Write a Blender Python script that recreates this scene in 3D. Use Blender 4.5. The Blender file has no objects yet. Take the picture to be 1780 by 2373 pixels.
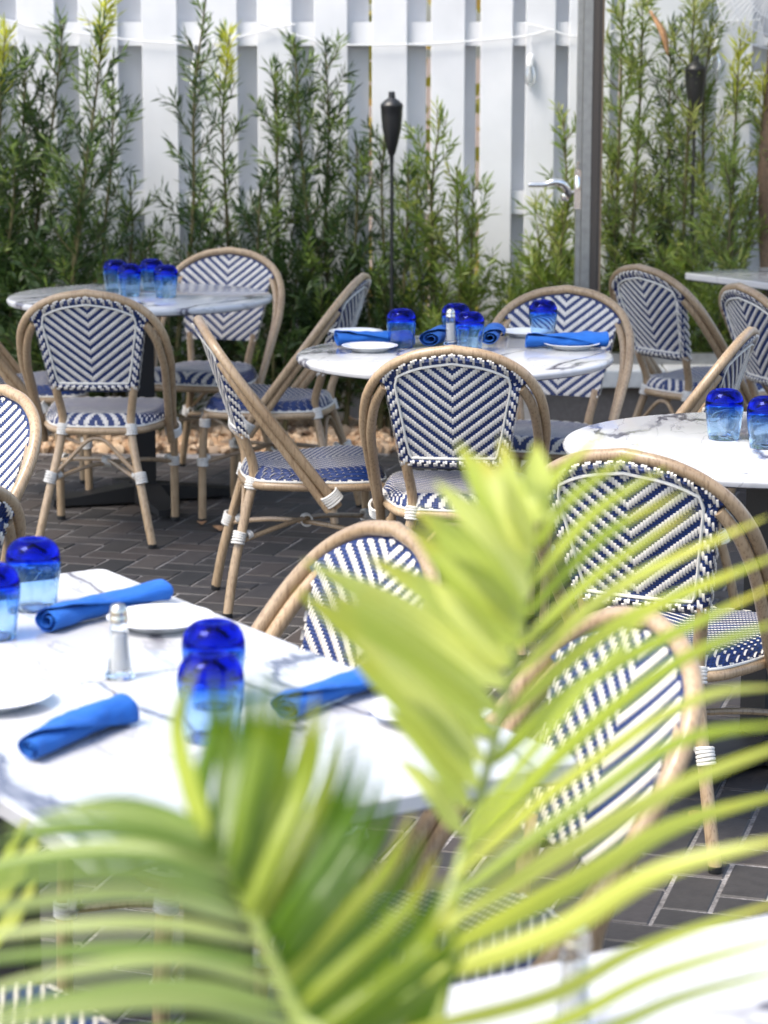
import bpy, math, random
from mathutils import Vector, Matrix, noise

scene = bpy.context.scene
col = scene.collection
R = math.radians
random.seed(7)

# ------------------------------------------------------------------ camera
CAM_H = 1.64
PITCH = math.atan((1186.5 - 95.0) / 5600.0)
cam_d = bpy.data.cameras.new('camera')
cam = bpy.data.objects.new('camera', cam_d)
col.objects.link(cam)
cam.location = (0, 0, CAM_H)
cam.rotation_euler = (math.pi / 2 - PITCH, 0, 0)
cam_d.sensor_fit = 'VERTICAL'
cam_d.sensor_height = 36.0
cam_d.sensor_width = 27.0
cam_d.lens = 84.96
cam_d.clip_start = 0.05
cam_d.clip_end = 600
cam_d.dof.use_dof = True
cam_d.dof.focus_distance = 5.5
cam_d.dof.aperture_fstop = 5.6
scene.camera = cam

# ------------------------------------------------------------------ world, sun, exposure
SUN_EL, SUN_AZ = R(58), R(-122)          # azimuth measured from +Y towards +X
world = bpy.data.worlds.new('World')
scene.world = world
world.use_nodes = True
wn = world.node_tree
sky = wn.nodes.new('ShaderNodeTexSky')
sky.sky_type = 'NISHITA'
sky.sun_disc = False
sky.sun_elevation = SUN_EL
sky.sun_rotation = SUN_AZ
sky.air_density = 1.0
sky.dust_density = 3.0
sky.ozone_density = 1.0
bg = wn.nodes['Background']
bg.inputs['Strength'].default_value = 0.15
wn.links.new(sky.outputs[0], bg.inputs['Color'])
sun_d = bpy.data.lights.new('sun', 'SUN')
sun_d.energy = 1.5
sun_d.angle = R(24)
sun_d.color = (1.0, 0.95, 0.86)
sun = bpy.data.objects.new('sun', sun_d)
col.objects.link(sun)
sd = Vector((math.sin(SUN_AZ) * math.cos(SUN_EL), math.cos(SUN_AZ) * math.cos(SUN_EL), math.sin(SUN_EL)))
sun.rotation_euler = sd.to_track_quat('Z', 'Y').to_euler()
scene.view_settings.view_transform = 'Standard'
scene.view_settings.look = 'None'
scene.view_settings.gamma = 1.0
scene.view_settings.exposure = 1.5
scene.view_settings.use_curve_mapping = False
scene.render.engine = 'CYCLES'
scene.cycles.use_denoising = True
scene.cycles.max_bounces = 10
scene.cycles.transmission_bounces = 10
scene.cycles.transparent_max_bounces = 10

# ------------------------------------------------------------------ pixel -> world helpers (photo 1780 x 2373)
CP, SP = math.cos(PITCH), math.sin(PITCH)
def ray(u, v):
    x = (u - 890) / 5600.0
    y = -(v - 1186.5) / 5600.0
    return Vector((x, CP + y * SP, -SP + y * CP))
def at(u, v, Y):
    d = ray(u, v)
    return Vector((0, 0, CAM_H)) + d * (Y / d.y)
def onz(u, v, z):
    d = ray(u, v)
    return Vector((0, 0, CAM_H)) + d * ((z - CAM_H) / d.z)

# ------------------------------------------------------------------ materials
MATS = {}
def new_mat(name):
    m = bpy.data.materials.new(name)
    m.use_nodes = True
    MATS[name] = m
    nt = m.node_tree
    return m, nt, nt.nodes['Principled BSDF'], nt.nodes['Material Output']
def N(nt, t, **kw):
    n = nt.nodes.new(t)
    for k, v in kw.items():
        setattr(n, k, v)
    return n
def L(nt, a, b):
    nt.links.new(a, b)
def ramp(nt, fac, stops, interp='LINEAR'):
    r = N(nt, 'ShaderNodeValToRGB')
    e = r.color_ramp
    e.interpolation = interp
    while len(e.elements) > 1:
        e.elements.remove(e.elements[-1])
    e.elements[0].position = stops[0][0]
    e.elements[0].color = (*stops[0][1], 1)
    for p, c in stops[1:]:
        q = e.elements.new(p)
        q.color = (*c, 1)
    L(nt, fac, r.inputs[0])
    return r.outputs[0]
def coords(nt, scale=(1, 1, 1), kind='Object', loc=None):
    tc = N(nt, 'ShaderNodeTexCoord')
    mp = N(nt, 'ShaderNodeMapping')
    mp.inputs['Scale'].default_value = scale
    L(nt, tc.outputs[kind], mp.inputs[0])
    return mp
def noise_n(nt, vec, scale, detail=4, rough=.55):
    n = N(nt, 'ShaderNodeTexNoise')
    n.inputs['Scale'].default_value = scale
    n.inputs['Detail'].default_value = detail
    n.inputs['Roughness'].default_value = rough
    if vec is not None:
        L(nt, vec, n.inputs['Vector'])
    return n
def bump(nt, bsdf, height, strength, dist=.002):
    b = N(nt, 'ShaderNodeBump')
    b.inputs['Strength'].default_value = strength
    b.inputs['Distance'].default_value = dist
    L(nt, height, b.inputs['Height'])
    L(nt, b.outputs[0], bsdf.inputs['Normal'])
def island_mix(nt, colr, amt=.12):
    """value jitter per object and per island"""
    oi = N(nt, 'ShaderNodeObjectInfo')
    ge = N(nt, 'ShaderNodeNewGeometry')
    ad = N(nt, 'ShaderNodeMath', operation='ADD')
    L(nt, oi.outputs['Random'], ad.inputs[0]); L(nt, ge.outputs['Random Per Island'], ad.inputs[1])
    fr = N(nt, 'ShaderNodeMath', operation='FRACT'); L(nt, ad.outputs[0], fr.inputs[0])
    mr = N(nt, 'ShaderNodeMapRange')
    mr.inputs[3].default_value = 1 - amt; mr.inputs[4].default_value = 1 + amt
    L(nt, fr.outputs[0], mr.inputs[0])
    hs = N(nt, 'ShaderNodeHueSaturation')
    L(nt, mr.outputs[0], hs.inputs['Value']); L(nt, colr, hs.inputs['Color'])
    return hs.outputs[0], fr.outputs[0]

def simple(name, c, rough=.5, spec=.5, metal=0, bumpscale=None, bs=.2, var=.0):
    m, nt, b, o = new_mat(name)
    b.inputs['Base Color'].default_value = (*c, 1)
    b.inputs['Roughness'].default_value = rough
    b.inputs['Metallic'].default_value = metal
    b.inputs['Specular IOR Level'].default_value = spec
    if bumpscale or var:
        mp = coords(nt)
        n = noise_n(nt, mp.outputs[0], bumpscale or 20)
        if bumpscale:
            bump(nt, b, n.outputs[0], bs)
        if var:
            L(nt, ramp(nt, n.outputs[0], [(.3, tuple(x * (1 - var) for x in c)), (.7, tuple(min(1, x * (1 + var)) for x in c))]), b.inputs['Base Color'])
    return m

# cane tubing: tan with fine dark streaks and blotches
def mat_cane():
    m, nt, b, o = new_mat('cane')
    mp = coords(nt, (1, 1, 1))
    n1 = noise_n(nt, mp.outputs[0], 9, 3)
    base = ramp(nt, n1.outputs[0], [(.25, (.31, .21, .12)), (.5, (.40, .285, .17)), (.8, (.48, .35, .22))])
    mp2 = coords(nt, (220, 220, 16))
    n2 = noise_n(nt, mp2.outputs[0], 1, 2)
    streak = ramp(nt, n2.outputs[0], [(.34, (.55, .5, .45)), (.5, (1, 1, 1))])
    mx = N(nt, 'ShaderNodeMixRGB', blend_type='MULTIPLY'); mx.inputs[0].default_value = .75
    L(nt, base, mx.inputs[1]); L(nt, streak, mx.inputs[2])
    n3 = noise_n(nt, mp.outputs[0], 34, 2)
    spot = ramp(nt, n3.outputs[0], [(.66, (1, 1, 1)), (.74, (.45, .38, .33))])
    mx2 = N(nt, 'ShaderNodeMixRGB', blend_type='MULTIPLY'); mx2.inputs[0].default_value = .35
    L(nt, mx.outputs[0], mx2.inputs[1]); L(nt, spot, mx2.inputs[2])
    oi = N(nt, 'ShaderNodeObjectInfo')
    hs = N(nt, 'ShaderNodeHueSaturation')
    mr = N(nt, 'ShaderNodeMapRange'); mr.inputs[3].default_value = .74; mr.inputs[4].default_value = 1.08
    L(nt, oi.outputs['Random'], mr.inputs[0]); L(nt, mr.outputs[0], hs.inputs['Value'])
    L(nt, mx2.outputs[0], hs.inputs['Color']); L(nt, hs.outputs[0], b.inputs['Base Color'])
    b.inputs['Roughness'].default_value = .36
    b.inputs['Coat Weight'].default_value = .15
    bump(nt, b, n2.outputs[0], .15, .001)
    return m
mat_cane()
def mat_strand(name, c, c2, rough):
    m, nt, b, o = new_mat(name)
    mp = coords(nt, (900, 900, 60))
    n = noise_n(nt, mp.outputs[0], 1, 2)
    cc = ramp(nt, n.outputs[0], [(.3, c2), (.7, c)])
    cj, f = island_mix(nt, cc, .07)
    L(nt, cj, b.inputs['Base Color'])
    b.inputs['Roughness'].default_value = rough
    bump(nt, b, n.outputs[0], .12, .0006)
    return m
mat_strand('white_strand', (.69, .655, .595), (.57, .54, .485), .5)
def mat_navy():
    m, nt, b, o = new_mat('navy_weave')
    mp = coords(nt, (1, 1, 1))
    w = N(nt, 'ShaderNodeTexWave', wave_type='BANDS', bands_direction='Z')
    w.inputs['Scale'].default_value = 55
    w.inputs['Distortion'].default_value = .6
    L(nt, mp.outputs[0], w.inputs['Vector'])
    w2 = N(nt, 'ShaderNodeTexWave', wave_type='BANDS', bands_direction='X')
    w2.inputs['Scale'].default_value = 50
    L(nt, mp.outputs[0], w2.inputs['Vector'])
    ad = N(nt, 'ShaderNodeMath', operation='ADD'); L(nt, w.outputs['Fac'], ad.inputs[0]); L(nt, w2.outputs['Fac'], ad.inputs[1])
    L(nt, ramp(nt, ad.outputs[0], [(.2, (.002, .010, .050)), (1, (.005, .026, .13))]), b.inputs['Base Color'])
    b.inputs['Roughness'].default_value = .42
    bump(nt, b, ad.outputs[0], .6, .0012)
    return m
mat_navy()
simple('binding_white', (.66, .64, .59), .5, bumpscale=400, bs=.2, var=.12)
simple('piping_cream', (.68, .66, .60), .45, var=.08)
simple('rubber_black', (.012, .012, .012), .6)
simple('iron_black', (.010, .010, .011), .5, bumpscale=180, bs=.25)
simple('torch_black', (.012, .013, .014), .38, bumpscale=90, bs=.1)
simple('porcelain', (.80, .80, .79), .12)
simple('chrome', (.78, .77, .75), .14, metal=1)
simple('steel_cap', (.62, .58, .50), .2, metal=1)
simple('aluminium', (.37, .36, .34), .38, metal=1, var=.1, bumpscale=40, bs=.05)
simple('bronze_frame', (.10, .085, .075), .35, metal=.6)
simple('tan_strip', (.34, .23, .13), .5)
simple('cable_white', (.74, .75, .76), .45)
simple('salt', (.82, .80, .78), .9, bumpscale=900, bs=.6, var=.06)
simple('cap_stone', (.62, .61, .56), .55, bumpscale=25, bs=.15, var=.10)
simple('taupe_render', (.155, .135, .118), .8, bumpscale=60, bs=.25, var=.15)
simple('lit_render', (.55, .49, .41), .8, bumpscale=60, bs=.25, var=.08)
simple('bark', (.10, .065, .04), .85, bumpscale=50, bs=.8, var=.35)
simple('twig', (.085, .075, .028), .8, bumpscale=120, bs=.4, var=.3)
simple('pot_clay', (.16, .15, .145), .7, bumpscale=30, bs=.2, var=.15)
simple('soil', (.05, .035, .025), .95, bumpscale=40, bs=1.0, var=.3)
simple('fan_grey', (.72, .73, .73), .35)
simple('dry_leaf', (.46, .25, .12), .7, bumpscale=60, bs=.4, var=.25)
simple('table_underside', (.02, .022, .02), .6)

def mat_marble(name, vein=1.0, scale=1.0, alb=.6):
    m, nt, b, o = new_mat(name)
    tc = N(nt, 'ShaderNodeTexCoord')
    oi = N(nt, 'ShaderNodeObjectInfo')
    sc = N(nt, 'ShaderNodeVectorMath', operation='SCALE'); sc.inputs['Scale'].default_value = 7.0
    L(nt, oi.outputs['Location'], sc.inputs[0])
    ad = N(nt, 'ShaderNodeVectorMath', operation='ADD')
    L(nt, tc.outputs['Object'], ad.inputs[0]); L(nt, sc.outputs[0], ad.inputs[1])
    mp = N(nt, 'ShaderNodeMapping'); mp.inputs['Rotation'].default_value = (0, 0, .55); mp.inputs['Scale'].default_value = (scale, scale * 3.0, scale)
    L(nt, ad.outputs[0], mp.inputs[0])
    d = noise_n(nt, mp.outputs[0], 1.3, 5, .62)
    dm = N(nt, 'ShaderNodeVectorMath', operation='MULTIPLY_ADD')
    dm.inputs[1].default_value = (.62, .62, .62)
    L(nt, d.outputs['Color'], dm.inputs[0]); L(nt, mp.outputs[0], dm.inputs[2])
    n1 = noise_n(nt, dm.outputs[0], 1.0, 1, .4)
    v1 = N(nt, 'ShaderNodeMath', operation='SUBTRACT'); v1.inputs[1].default_value = .5; L(nt, n1.outputs[0], v1.inputs[0])
    a1 = N(nt, 'ShaderNodeMath', operation='ABSOLUTE'); L(nt, v1.outputs[0], a1.inputs[0])
    thin = ramp(nt, a1.outputs[0], [(0, (1, 1, 1)), (.007, (.85, .85, .85)), (.016, (.22, .22, .22)), (.040, (0, 0, 0))])
    n2 = noise_n(nt, mp.outputs[0], .9, 3, .5)
    mask = ramp(nt, n2.outputs[0], [(.30, (0, 0, 0)), (.42, (1, 1, 1))])
    mu = N(nt, 'ShaderNodeMath', operation='MULTIPLY'); L(nt, thin, mu.inputs[0]); L(nt, mask, mu.inputs[1])
    n3 = noise_n(nt, dm.outputs[0], 2.6, 1, .5)
    v3 = N(nt, 'ShaderNodeMath', operation='SUBTRACT'); v3.inputs[1].default_value = .5; L(nt, n3.outputs[0], v3.inputs[0])
    a3 = N(nt, 'ShaderNodeMath', operation='ABSOLUTE'); L(nt, v3.outputs[0], a3.inputs[0])
    fine = ramp(nt, a3.outputs[0], [(0, (.36, .36, .36)), (.012, (0, 0, 0))])
    ad2 = N(nt, 'ShaderNodeMath', operation='ADD'); ad2.use_clamp = True
    L(nt, mu.outputs[0], ad2.inputs[0]); L(nt, fine, ad2.inputs[1])
    ms = N(nt, 'ShaderNodeMath', operation='MULTIPLY'); ms.inputs[1].default_value = vein; ms.use_clamp = True
    L(nt, ad2.outputs[0], ms.inputs[0])
    cl = ramp(nt, n2.outputs[0], [(.3, tuple(alb * .93 for q in '123')), (.7, (alb, alb, alb))])
    mx = N(nt, 'ShaderNodeMixRGB'); mx.inputs[2].default_value = (.085, .082, .105, 1)
    L(nt, ms.outputs[0], mx.inputs[0]); L(nt, cl, mx.inputs[1])
    L(nt, mx.outputs[0], b.inputs['Base Color'])
    b.inputs['Roughness'].default_value = .10
    return m
mat_marble('marble', 1.0, 1.5, .58)
mat_marble('marble_square', 1.0, 1.25, .52)

def mat_blue_cloth():
    m, nt, b, o = new_mat('blue_linen')
    mp = coords(nt)
    n = noise_n(nt, mp.outputs[0], 14, 3)
    L(nt, ramp(nt, n.outputs[0], [(.3, (.001, .085, .36)), (.7, (.004, .115, .46))]), b.inputs['Base Color'])
    b.inputs['Roughness'].default_value = .8
    b.inputs['Sheen Weight'].default_value = .05
    n2 = noise_n(nt, coords(nt, (1, 1, 1)).outputs[0], 900, 1)
    n3 = noise_n(nt, coords(nt, (30, 75, 75)).outputs[0], 1, 3)
    sc = N(nt, 'ShaderNodeMath', operation='MULTIPLY_ADD'); sc.inputs[1].default_value = 5.0
    L(nt, n3.outputs[0], sc.inputs[0]); L(nt, n2.outputs[0], sc.inputs[2])
    bump(nt, b, sc.outputs[0], .5, .0012)
    return m
mat_blue_cloth()

def mat_tumbler():
    m, nt, b, o = new_mat('tumbler_glass')
    nt.nodes.remove(b)
    g = N(nt, 'ShaderNodeBsdfGlass')
    g.inputs['IOR'].default_value = 1.47
    g.inputs['Roughness'].default_value = 0.0
    tc = N(nt, 'ShaderNodeTexCoord')
    sx = N(nt, 'ShaderNodeSeparateXYZ'); L(nt, tc.outputs['Object'], sx.inputs[0])
    nz = noise_n(nt, tc.outputs['Object'], 30, 1)
    wob = N(nt, 'ShaderNodeMath', operation='MULTIPLY_ADD'); wob.inputs[1].default_value = .006
    L(nt, nz.outputs[0], wob.inputs[0]); L(nt, sx.outputs['Z'], wob.inputs[2])
    mr = N(nt, 'ShaderNodeMapRange'); mr.inputs[1].default_value = 0; mr.inputs[2].default_value = .12
    L(nt, wob.outputs[0], mr.inputs[0])
    c = ramp(nt, mr.outputs[0], [(0, (.60, .78, .99)), (.05, (.84, .93, 1)), (.36, (.80, .90, 1)), (.55, (.60, .79, 1)), (.69, (.34, .58, 1)), (.775, (.17, .24, .82)), (1, (.19, .20, .68))])
    L(nt, c, g.inputs['Color'])
    L(nt, g.outputs[0], o.inputs[0])
    return m
mat_tumbler()
def mat_clear(name, c=(.97, .98, .98)):
    m, nt, b, o = new_mat(name)
    nt.nodes.remove(b)
    g = N(nt, 'ShaderNodeBsdfGlass')
    g.inputs['IOR'].default_value = 1.47
    g.inputs['Color'].default_value = (*c, 1)
    L(nt, g.outputs[0], o.inputs[0])
    return m
mat_clear('clear_glass')
def mat_pane():
    m, nt, b, o = new_mat('window_glass')
    nt.nodes.remove(b)
    t = N(nt, 'ShaderNodeBsdfTransparent'); t.inputs[0].default_value = (.985, .99, .985, 1)
    g = N(nt, 'ShaderNodeBsdfGlossy'); g.inputs['Roughness'].default_value = .02
    f = N(nt, 'ShaderNodeFresnel'); f.inputs[0].default_value = 1.2
    mx = N(nt, 'ShaderNodeMixShader')
    L(nt, f.outputs[0], mx.inputs[0]); L(nt, t.outputs[0], mx.inputs[1]); L(nt, g.outputs[0], mx.inputs[2])
    L(nt, mx.outputs[0], o.inputs[0])
    return m
mat_pane()

def mat_leaf(name, stops, trans, rough=.42, tcol=None, alongz=None):
    m, nt, b, o = new_mat(name)
    ge = N(nt, 'ShaderNodeNewGeometry')
    oi = N(nt, 'ShaderNodeObjectInfo')
    mp = coords(nt)
    nz = noise_n(nt, mp.outputs[0], 3.0, 3)
    ad = N(nt, 'ShaderNodeMath', operation='ADD')
    L(nt, ge.outputs['Random Per Island'], ad.inputs[0]); L(nt, oi.outputs['Random'], ad.inputs[1])
    fr = N(nt, 'ShaderNodeMath', operation='FRACT'); L(nt, ad.outputs[0], fr.inputs[0])
    av = N(nt, 'ShaderNodeMath', operation='MULTIPLY_ADD'); av.inputs[1].default_value = .55
    sc = N(nt, 'ShaderNodeMath', operation='MULTIPLY'); sc.inputs[1].default_value = .45
    L(nt, nz.outputs[0], sc.inputs[0])
    L(nt, fr.outputs[0], av.inputs[0]); L(nt, sc.outputs[0], av.inputs[2])
    c = ramp(nt, av.outputs[0], stops)
    L(nt, c, b.inputs['Base Color'])
    b.inputs['Roughness'].default_value = rough
    tr = N(nt, 'ShaderNodeBsdfTranslucent')
    hs = N(nt, 'ShaderNodeHueSaturation'); hs.inputs['Value'].default_value = tcol or 1.3; hs.inputs['Saturation'].default_value = 1.1
    L(nt, c, hs.inputs['Color']); L(nt, hs.outputs[0], tr.inputs[0])
    mx = N(nt, 'ShaderNodeMixShader'); mx.inputs[0].default_value = trans
    L(nt, b.outputs[0], mx.inputs[1]); L(nt, tr.outputs[0], mx.inputs[2])
    L(nt, mx.outputs[0], o.inputs[0])
    return m
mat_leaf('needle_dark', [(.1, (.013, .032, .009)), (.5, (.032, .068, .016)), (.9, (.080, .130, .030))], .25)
mat_leaf('needle_light', [(.1, (.09, .15, .03)), (.5, (.15, .22, .04)), (.9, (.26, .31, .07))], .3)  # lighter green; sun on the right-hand shrubs is put into this colour
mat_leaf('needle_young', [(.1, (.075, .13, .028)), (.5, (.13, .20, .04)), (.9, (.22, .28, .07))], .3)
mat_leaf('needle_sunlit', [(.1, (.20, .26, .05)), (.5, (.30, .34, .08)), (.9, (.42, .42, .14))], .3)  # brighter copy of the young needles, sunlight put into the colour
mat_leaf('needle_new_or_sunlit', [(.1, (.30, .36, .04)), (.6, (.45, .47, .05)), (.9, (.55, .52, .09))], .35)
mat_leaf('far_leaf', [(.1, (.12, .14, .02)), (.5, (.30, .25, .03)), (.9, (.45, .24, .06))], .4)
def mat_palm(name, stops, ysh):
    m, nt, b, o = new_mat(name)
    tc = N(nt, 'ShaderNodeTexCoord')
    oi = N(nt, 'ShaderNodeObjectInfo')
    uv = N(nt, 'ShaderNodeUVMap')
    sx = N(nt, 'ShaderNodeSeparateXYZ'); L(nt, uv.outputs[0], sx.inputs[0])
    # lengthwise veins
    wv = N(nt, 'ShaderNodeTexNoise'); wv.inputs['Scale'].default_value = 1; wv.inputs['Detail'].default_value = 2
    mp = N(nt, 'ShaderNodeMapping'); mp.inputs['Scale'].default_value = (16, .6, 1); L(nt, uv.outputs[0], mp.inputs[0]); L(nt, mp.outputs[0], wv.inputs['Vector'])
    nz = noise_n(nt, tc.outputs['Object'], 9, 3)
    a = N(nt, 'ShaderNodeMath', operation='MULTIPLY_ADD'); a.inputs[1].default_value = .5
    L(nt, oi.outputs['Random'], a.inputs[0]); L(nt, wv.outputs[0], a.inputs[2])
    c = ramp(nt, a.outputs[0], stops)
    # yellowing towards some tips
    ty = N(nt, 'ShaderNodeMath', operation='MULTIPLY'); L(nt, sx.outputs['Y'], ty.inputs[0]); L(nt, nz.outputs[0], ty.inputs[1])
    tm = ramp(nt, ty.outputs[0], [(ysh, (0, 0, 0)), (ysh + .2, (.8, .8, .8))])
    mx = N(nt, 'ShaderNodeMixRGB'); mx.inputs[2].default_value = (.55, .50, .06, 1)
    L(nt, tm, mx.inputs[0]); L(nt, c, mx.inputs[1])
    L(nt, mx.outputs[0], b.inputs['Base Color'])
    b.inputs['Roughness'].default_value = .28
    tr = N(nt, 'ShaderNodeBsdfTranslucent')
    hs = N(nt, 'ShaderNodeHueSaturation'); hs.inputs['Value'].default_value = 1.35; hs.inputs['Saturation'].default_value = 1.0
    L(nt, mx.outputs[0], hs.inputs['Color']); L(nt, hs.outputs[0], tr.inputs[0])
    ms = N(nt, 'ShaderNodeMixShader'); ms.inputs[0].default_value = .45
    L(nt, b.outputs[0], ms.inputs[1]); L(nt, tr.outputs[0], ms.inputs[2])
    L(nt, ms.outputs[0], o.inputs[0])
    bump(nt, b, wv.outputs[0], .35, .001)
mat_palm('palm_leaf', [(.25, (.16, .24, .018)), (.55, (.29, .37, .034)), (.85, (.43, .48, .06)), (1.0, (.56, .58, .12))], .36)
mat_palm('palm_leaf_bright', [(.25, (.24, .31, .035)), (.55, (.42, .49, .08)), (.85, (.56, .60, .15)), (1.0, (.66, .68, .26))], .36)
mat_palm('palm_leaf_shaded', [(.25, (.04, .10, .004)), (.55, (.085, .17, .008)), (.85, (.17, .25, .014)), (1.0, (.28, .33, .03))], .5)  # deeper green: shade on the leaflets' undersides put into the colour
mat_palm('palm_leaf_pale', [(.25, (.09, .17, .025)), (.55, (.20, .29, .06)), (.85, (.34, .42, .12)), (1.0, (.46, .52, .20))], .5)
simple('palm_stem', (.22, .27, .06), .45, var=.2, bumpscale=30, bs=.2)

def mat_fence():
    m, nt, b, o = new_mat('white_paint')
    mp = coords(nt, (60, 60, 3))
    n = noise_n(nt, mp.outputs[0], 1, 4)
    n2 = noise_n(nt, coords(nt).outputs[0], 2.5, 4)
    c = ramp(nt, n2.outputs[0], [(.3, (.62, .635, .655)), (.6, (.72, .73, .745))])
    n3 = noise_n(nt, coords(nt, (1, 1, .5), 'Generated').outputs[0], 22, 2)
    sp = ramp(nt, n3.outputs[0], [(.74, (1, 1, 1)), (.79, (.55, .5, .44))])
    mx = N(nt, 'ShaderNodeMixRGB', blend_type='MULTIPLY'); mx.inputs[0].default_value = .5
    L(nt, c, mx.inputs[1]); L(nt, sp, mx.inputs[2])
    cj, f = island_mix(nt, mx.outputs[0], .03)
    L(nt, cj, b.inputs['Base Color'])
    b.inputs['Roughness'].default_value = .55
    bump(nt, b, n.outputs[0], .25, .002)
mat_fence()
def mat_paver():
    m, nt, b, o = new_mat('paver')
    tc = N(nt, 'ShaderNodeNewGeometry')
    n = noise_n(nt, tc.outputs['Position'], 35, 5, .65)
    n2 = noise_n(nt, tc.outputs['Position'], 2.2, 3)
    oi = N(nt, 'ShaderNodeObjectInfo')
    ad = N(nt, 'ShaderNodeMath', operation='ADD')
    L(nt, oi.outputs['Random'], ad.inputs[0]); L(nt, tc.outputs['Random Per Island'], ad.inputs[1])
    fr = N(nt, 'ShaderNodeMath', operation='FRACT'); L(nt, ad.outputs[0], fr.inputs[0])
    base = ramp(nt, fr.outputs[0], [(0, (.026, .025, .024)), (.3, (.040, .036, .033)), (.55, (.056, .045, .039)), (.8, (.038, .035, .035)), (1, (.068, .058, .051))])
    gr = ramp(nt, n.outputs[0], [(.3, (.6, .6, .6)), (.55, (1, 1, 1)), (.72, (1.0, 1.0, 1.0)), (.80, (2.2, 2.1, 2.0))])
    mx = N(nt, 'ShaderNodeMixRGB', blend_type='MULTIPLY'); mx.inputs[0].default_value = .8
    L(nt, base, mx.inputs[1]); L(nt, gr, mx.inputs[2])
    dust = ramp(nt, n2.outputs[0], [(.45, (0, 0, 0)), (.75, (.35, .35, .35))])
    mx2 = N(nt, 'ShaderNodeMixRGB'); mx2.inputs[2].default_value = (.075, .066, .060, 1)
    L(nt, dust, mx2.inputs[0]); L(nt, mx.outputs[0], mx2.inputs[1])
    L(nt, mx2.outputs[0], b.inputs['Base Color'])
    b.inputs['Roughness'].default_value = .62
    bump(nt, b, n.outputs[0], .5, .003)
mat_paver()
def mat_joint():
    m, nt, b, o = new_mat('joint_sand')
    tc = N(nt, 'ShaderNodeNewGeometry')
    n = noise_n(nt, tc.outputs['Position'], 120, 4, .7)
    n2 = noise_n(nt, tc.outputs['Position'], 6, 3)
    c = ramp(nt, n.outputs[0], [(.35, (.13, .12, .112)), (.6, (.33, .31, .295))])
    k = ramp(nt, n2.outputs[0], [(.4, (.35, .35, .35)), (.6, (1, 1, 1))])
    mx = N(nt, 'ShaderNodeMixRGB', blend_type='MULTIPLY'); mx.inputs[0].default_value = 1
    L(nt, c, mx.inputs[1]); L(nt, k, mx.inputs[2]); L(nt, mx.outputs[0], b.inputs['Base Color'])
    b.inputs['Roughness'].default_value = .95
    bump(nt, b, n.outputs[0], .8, .004)
mat_joint()
def mat_gravel():
    m, nt, b, o = new_mat('gravel')
    ge = N(nt, 'ShaderNodeNewGeometry')
    n = noise_n(nt, ge.outputs['Position'], 60, 3)
    c = ramp(nt, ge.outputs['Random Per Island'], [(0, (.26, .15, .08)), (.4, (.46, .30, .17)), (.7, (.56, .42, .28)), (1, (.34, .24, .16))])
    L(nt, c, b.inputs['Base Color'])
    b.inputs['Roughness'].default_value = .85
    bump(nt, b, n.outputs[0], .5, .003)
mat_gravel()
m_, nt_, b_, o_ = new_mat('added_shade_cloth')
b_.inputs['Base Color'].default_value = (.42, .43, .45, 1); b_.inputs['Roughness'].default_value = .8
t_ = N(nt_, 'ShaderNodeBsdfTranslucent'); t_.inputs[0].default_value = (.40, .41, .43, 1)
x_ = N(nt_, 'ShaderNodeMixShader'); x_.inputs[0].default_value = .45
L(nt_, b_.outputs[0], x_.inputs[1]); L(nt_, t_.outputs[0], x_.inputs[2]); L(nt_, x_.outputs[0], o_.inputs[0])
simple('earth', (.15, .105, .07), .95, bumpscale=12, bs=.6, var=.3)

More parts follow.
